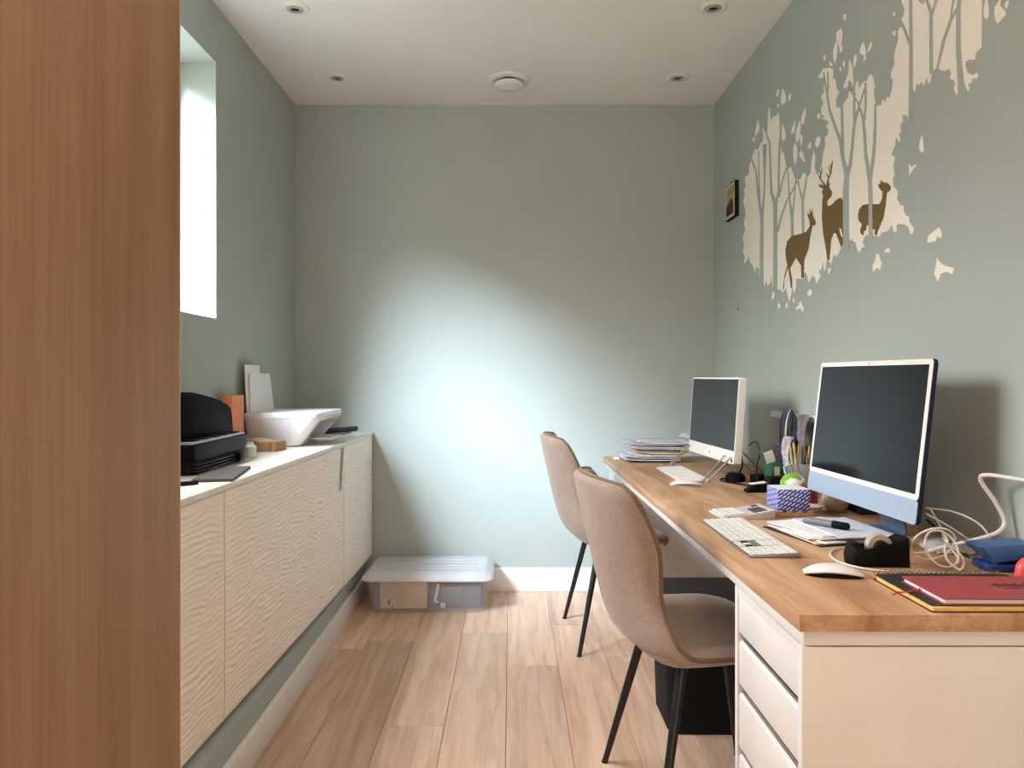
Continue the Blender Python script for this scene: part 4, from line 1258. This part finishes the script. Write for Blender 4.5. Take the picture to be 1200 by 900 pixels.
trunks = [
    (Z2([(185, 640), (185, 400), (187, 205), (160, 30), (150, -100)]) + Z1([(120, 600)]), [4, 4, 3.6, 2, 1.6, 1]),
    (Z2([(187, 215), (203, 30)]) + Z1([(205, 700), (205, 500)]), [2.5, 1.8, 1.6, 4.5]),
    (Z1([(172, 860), (168, 700), (165, 545)]), [1.5, 1.2, 1]),
    (Z2([(275, 690), (276, 300), (275, 110), (250, 30)]) + Z1([(245, 700), (238, 490), (200, 390)]), [4.6, 4.4, 4.2, 2.6, 2, 1.8, 1]),
    (Z2([(276, 120), (298, 20)]) + Z1([(300, 640), (306, 480), (320, 300)]), [3, 2, 2, 2, 1.4]),
    (Z2([(290, 290), (318, 180), (350, 90), (400, 0)]) + Z1([(440, 700)]), [2.4, 1.9, 1.7, 1.4, 1]),
    (Z1([(300, 850), (325, 730), (348, 660)]), [1.8, 1.5, 1]),
    (Z2([(387, 330), (386, 215), (365, 40)]) + Z1([(360, 700), (350, 650)]), [3.6, 3.2, 1.8, 1.4, 1]),
    (Z2([(386, 225), (400, 60), (405, 0)]) + Z1([(410, 720)]), [2.4, 1.6, 1.4, 1.2]),
    (Z2([(458, 300), (455, 90), (430, -10)]) + Z1([(420, 720)]), [2.8, 2.6, 1.6, 1]),
    (Z2([(456, 95), (472, 0)]) + Z1([(482, 720)]), [2.2, 1.6, 1.2]),
    (Z4([(224, 700), (222, 450), (222, 330), (228, 240), (200, 120), (185, 20)]) + Z3([(150, 720), (118, 620), (106, 540), (90, 440), (84, 395)]), [6.8, 6.4, 6, 5.2, 3.4, 2.8, 2.6, 2.2, 1.6, 1.3, 1]),
    (Z4([(204, 140), (202, 40)]) + Z3([(200, 780), (196, 600)]), [2.8, 2.8, 2.6, 2.6]),
    (Z4([(226, 260), (250, 170), (262, 60), (268, -20)]) + Z3([(278, 700), (305, 600), (345, 480)]), [4, 3.4, 2.8, 2.6, 2.4, 1.8, 1]),
    (Z3([(276, 720), (272, 600), (276, 510)]), [2, 1.8, 1.6]),
    (Z3([(106, 560), (112, 480), (108, 390)]), [1.4, 1.2, 1]),
    (Z4([(376, 640), (376, 400), (372, 280), (345, 110), (338, -20)]) + Z3([(328, 680), (300, 590), (245, 500)]), [4.2, 4.2, 4.4, 3, 2.8, 2.2, 1.6, 1]),
    (Z3([(335, 700), (345, 600), (344, 460)]), [2, 2, 1.6]),
    (Z4([(374, 260), (395, 110), (402, -10)]) + Z3([(405, 700), (405, 590)]), [3.6, 3, 2.8, 2.4, 2]),
    (Z3([(621, 700), (626, 500), (628, 200), (624, -60)]) + [(1068, -52)], [3.4, 3.8, 3.4, 3, 3]),
    (Z5([(268, 380), (210, 225), (180, 165)]), [2.6, 2.2, 2.2]),
    (Z5([(440, 610), (438, 300), (438, 110), (405, 10), (390, -60)]), [3.2, 3.4, 3.2, 2.4, 1.5]),
    (Z5([(440, 130), (475, 20), (500, -80), (520, -200)]), [2.8, 2.4, 2, 1.5]),
    (Z5([(488, 575), (540, 340), (600, 170), (650, 70)]), [1.8, 2.6, 2.6, 1.6]),
    (Z5([(598, 180), (612, 60), (635, -60), (650, -200)]), [1.4, 1.3, 1.2, 1]),
    (Z5([(690, 740), (676, 560), (664, 400), (664, 100), (672, 0), (676, -300)]), [7.5, 5.8, 5, 4.4, 3.6, 3]),
    (Z5([(335, -20), (350, 10), (370, 30), (380, -10)]), [1, 2, 2, 1]),
]
for i, (p, w) in enumerate(trunks):
    stroke('tree_trunk', p, w, (1.4 if i in (7, 8, 9) else 4) + i*.06, WALL)
deer1 = Z2([(345, 460), (342, 410), (355, 350), (385, 318), (440, 305), (480, 290), (505, 250), (500, 215), (488, 180), (490, 165), (505, 182), (500, 138), (513, 170), (520, 135), (522, 180), (540, 220), (540, 245), (520, 250), (505, 320), (495, 400), (465, 480), (462, 590), (448, 595), (445, 510), (410, 460), (390, 500), (372, 530), (385, 600), (386, 660), (378, 660), (366, 560), (360, 520), (335, 600), (332, 670), (326, 668), (335, 580), (355, 510)])
deer2 = Z4([(105, 765), (95, 680), (80, 600), (72, 500), (75, 400), (80, 365), (72, 345), (80, 325), (58, 312), (50, 295), (75, 300), (90, 308), (82, 283), (100, 303), (120, 283), (116, 315), (136, 345), (130, 370), (105, 400), (105, 430), (130, 425), (165, 390), (185, 380), (207, 395), (209, 600), (208, 650), (190, 685), (175, 640), (160, 600), (145, 600), (130, 640), (125, 700), (118, 768)])
deer3 = Z4([(330, 612), (315, 605), (310, 580), (322, 545), (300, 520), (296, 490), (302, 455), (325, 425), (360, 418), (430, 420), (445, 390), (450, 345), (425, 315), (422, 298), (438, 290), (435, 270), (455, 285), (480, 288), (500, 310), (495, 335), (475, 350), (468, 420), (455, 500), (430, 560), (415, 600), (412, 612), (400, 610), (402, 580), (385, 570), (350, 545), (345, 580), (330, 590)])
for nm, dpoly in (('deer', deer1), ('deer', deer2), ('deer', deer3)): 
    o = decal(nm, dpoly, 3, DECALB)
    o['label'] = {0: 'bronze doe standing at the left of the mural', 1: 'bronze antlered stag', 2: 'bronze fawn looking back'}[[id(deer1), id(deer2), id(deer3)].index(id(dpoly))]
stag = [o for o in mural.children if o.name.startswith('deer')][1]
for p, w in ((Z4([(92, 305), (62, 262), (68, 225), (74, 190)]), [1.6, 1.4, 1, .6]), (Z4([(62, 262), (48, 232)]), [1, .6]), (Z4([(66, 240), (58, 205)]), [1, .5]),
             (Z4([(104, 298), (112, 262), (128, 225), (138, 150)]), [1.6, 1.5, 1.2, .6]), (Z4([(115, 258), (98, 228)]), [1.1, .6]), (Z4([(124, 230), (114, 185)]), [1.1, .5]), (Z4([(130, 215), (126, 170)]), [1, .5])):
    o = stroke('antler', p, w, 3, DECALB); o.parent = mural
decal('leg_gap', Z4([(180, 568), (192, 575), (204, 625), (192, 618)]), 3.5, DECALW)

leaves = [(990, 20, 3.5, 8, 0), (984, 44, 7, 22, 0), (979, 61, 5, 26, 5), (986, 58, 3, 8, 20), (989, 75, 2.5, 8, 0), (985, 81, 2, 5, 0), (973.6, 75, 3, 6, -30), (966.4, 67.6, 2, 8, 10), (1002, 71, 3.6, 16, 8),
          (1011.4, 58, 7, 15, 0), (1013.5, 68, 2.5, 9, 15), (1019.5, 55, 3, 14, 20), (1047.7, 16.6, 3, 5, 20), (1048, 38.7, 4, 6, 10), (959.4, 136, 3, 7, 0), (958.5, 166, 6, 14, 15), (887.5, 151, 4, 18, 10), (883.5, 163.5, 2.5, 6, 10),
          (911.5, 109, 3, 10, 10), (918, 114, 6, 19, 0), (925.4, 114, 3, 10, 10), (912, 124, 2, 5, 0), (930, 150, 3.6, 16, 12), (941.8, 137, 4, 20, 10), (935.5, 155, 5, 26, 8), (939, 163.5, 3, 13, 0), (932, 180, 5, 25, 0), (940, 183, 4.5, 14, -20), (949, 170.6, 3.5, 8, 15), (918, 156, 5, 20, -5),
          (906, 346, 3, 11, 8), (913, 358.6, 3, 7, 5), (922, 358, 2.5, 7, 10), (930, 352, 2, 5, 0), (949, 343, 5, 8, 20), (972, 317, 3, 8, 15), (1080, 170, 5, 19, 0), (1156, 11, 6, 25, 0), (1180, 5, 4, 10, 15)]
for (cx, cy, w, h, a) in leaves:
    n = 12; pts = []
    for k in range(n):
        t = 2*PI*k/n
        r = 1+.22*math.sin(3*t+cx)*(.6+.4*math.cos(cy))
        x = w/2*math.cos(t)*r*(1-.25*abs(math.sin(t))**3); y = h/2*math.sin(t)*r
        ar = math.radians(a)
        pts.append((cx+x*math.cos(ar)+(-y)*math.sin(ar)*-1*-1, cy+y*math.cos(ar)+x*math.sin(ar)))
    decal('leaf', pts, 1, DECALW)
for pts in (Z5([(1000, 0), (960, 60), (955, 120), (968, 170), (982, 195), (1005, 175), (1052, 118), (1045, 90), (1005, 50), (1010, 0)]),
            Z6([(98, 320), (100, 375), (132, 325), (126, 322), (113, 337)]),
            Z6([(182, 683), (188, 650), (215, 628), (238, 610), (250, 640), (246, 665), (230, 652), (222, 675)]),
            Z6([(228, 750), (240, 772), (265, 788), (305, 798), (298, 826), (270, 815), (244, 826), (232, 862), (215, 825), (222, 790)]),
            Z4([(410, 725), (425, 740), (442, 790), (430, 828), (410, 812), (390, 842), (384, 800), (400, 775)]),
            Z4([(485, 685), (495, 725), (480, 715), (462, 722), (460, 705), (470, 700)]),
            Z3([(245, 312), (262, 375), (266, 450), (262, 490), (250, 450), (240, 440), (228, 490), (215, 500), (203, 485), (235, 400), (238, 340)]),
            Z2([(440, 740), (450, 770), (460, 790), (455, 822), (438, 790), (412, 810), (410, 788), (425, 780)])):
    decal('leaf', pts, 1, DECALW)
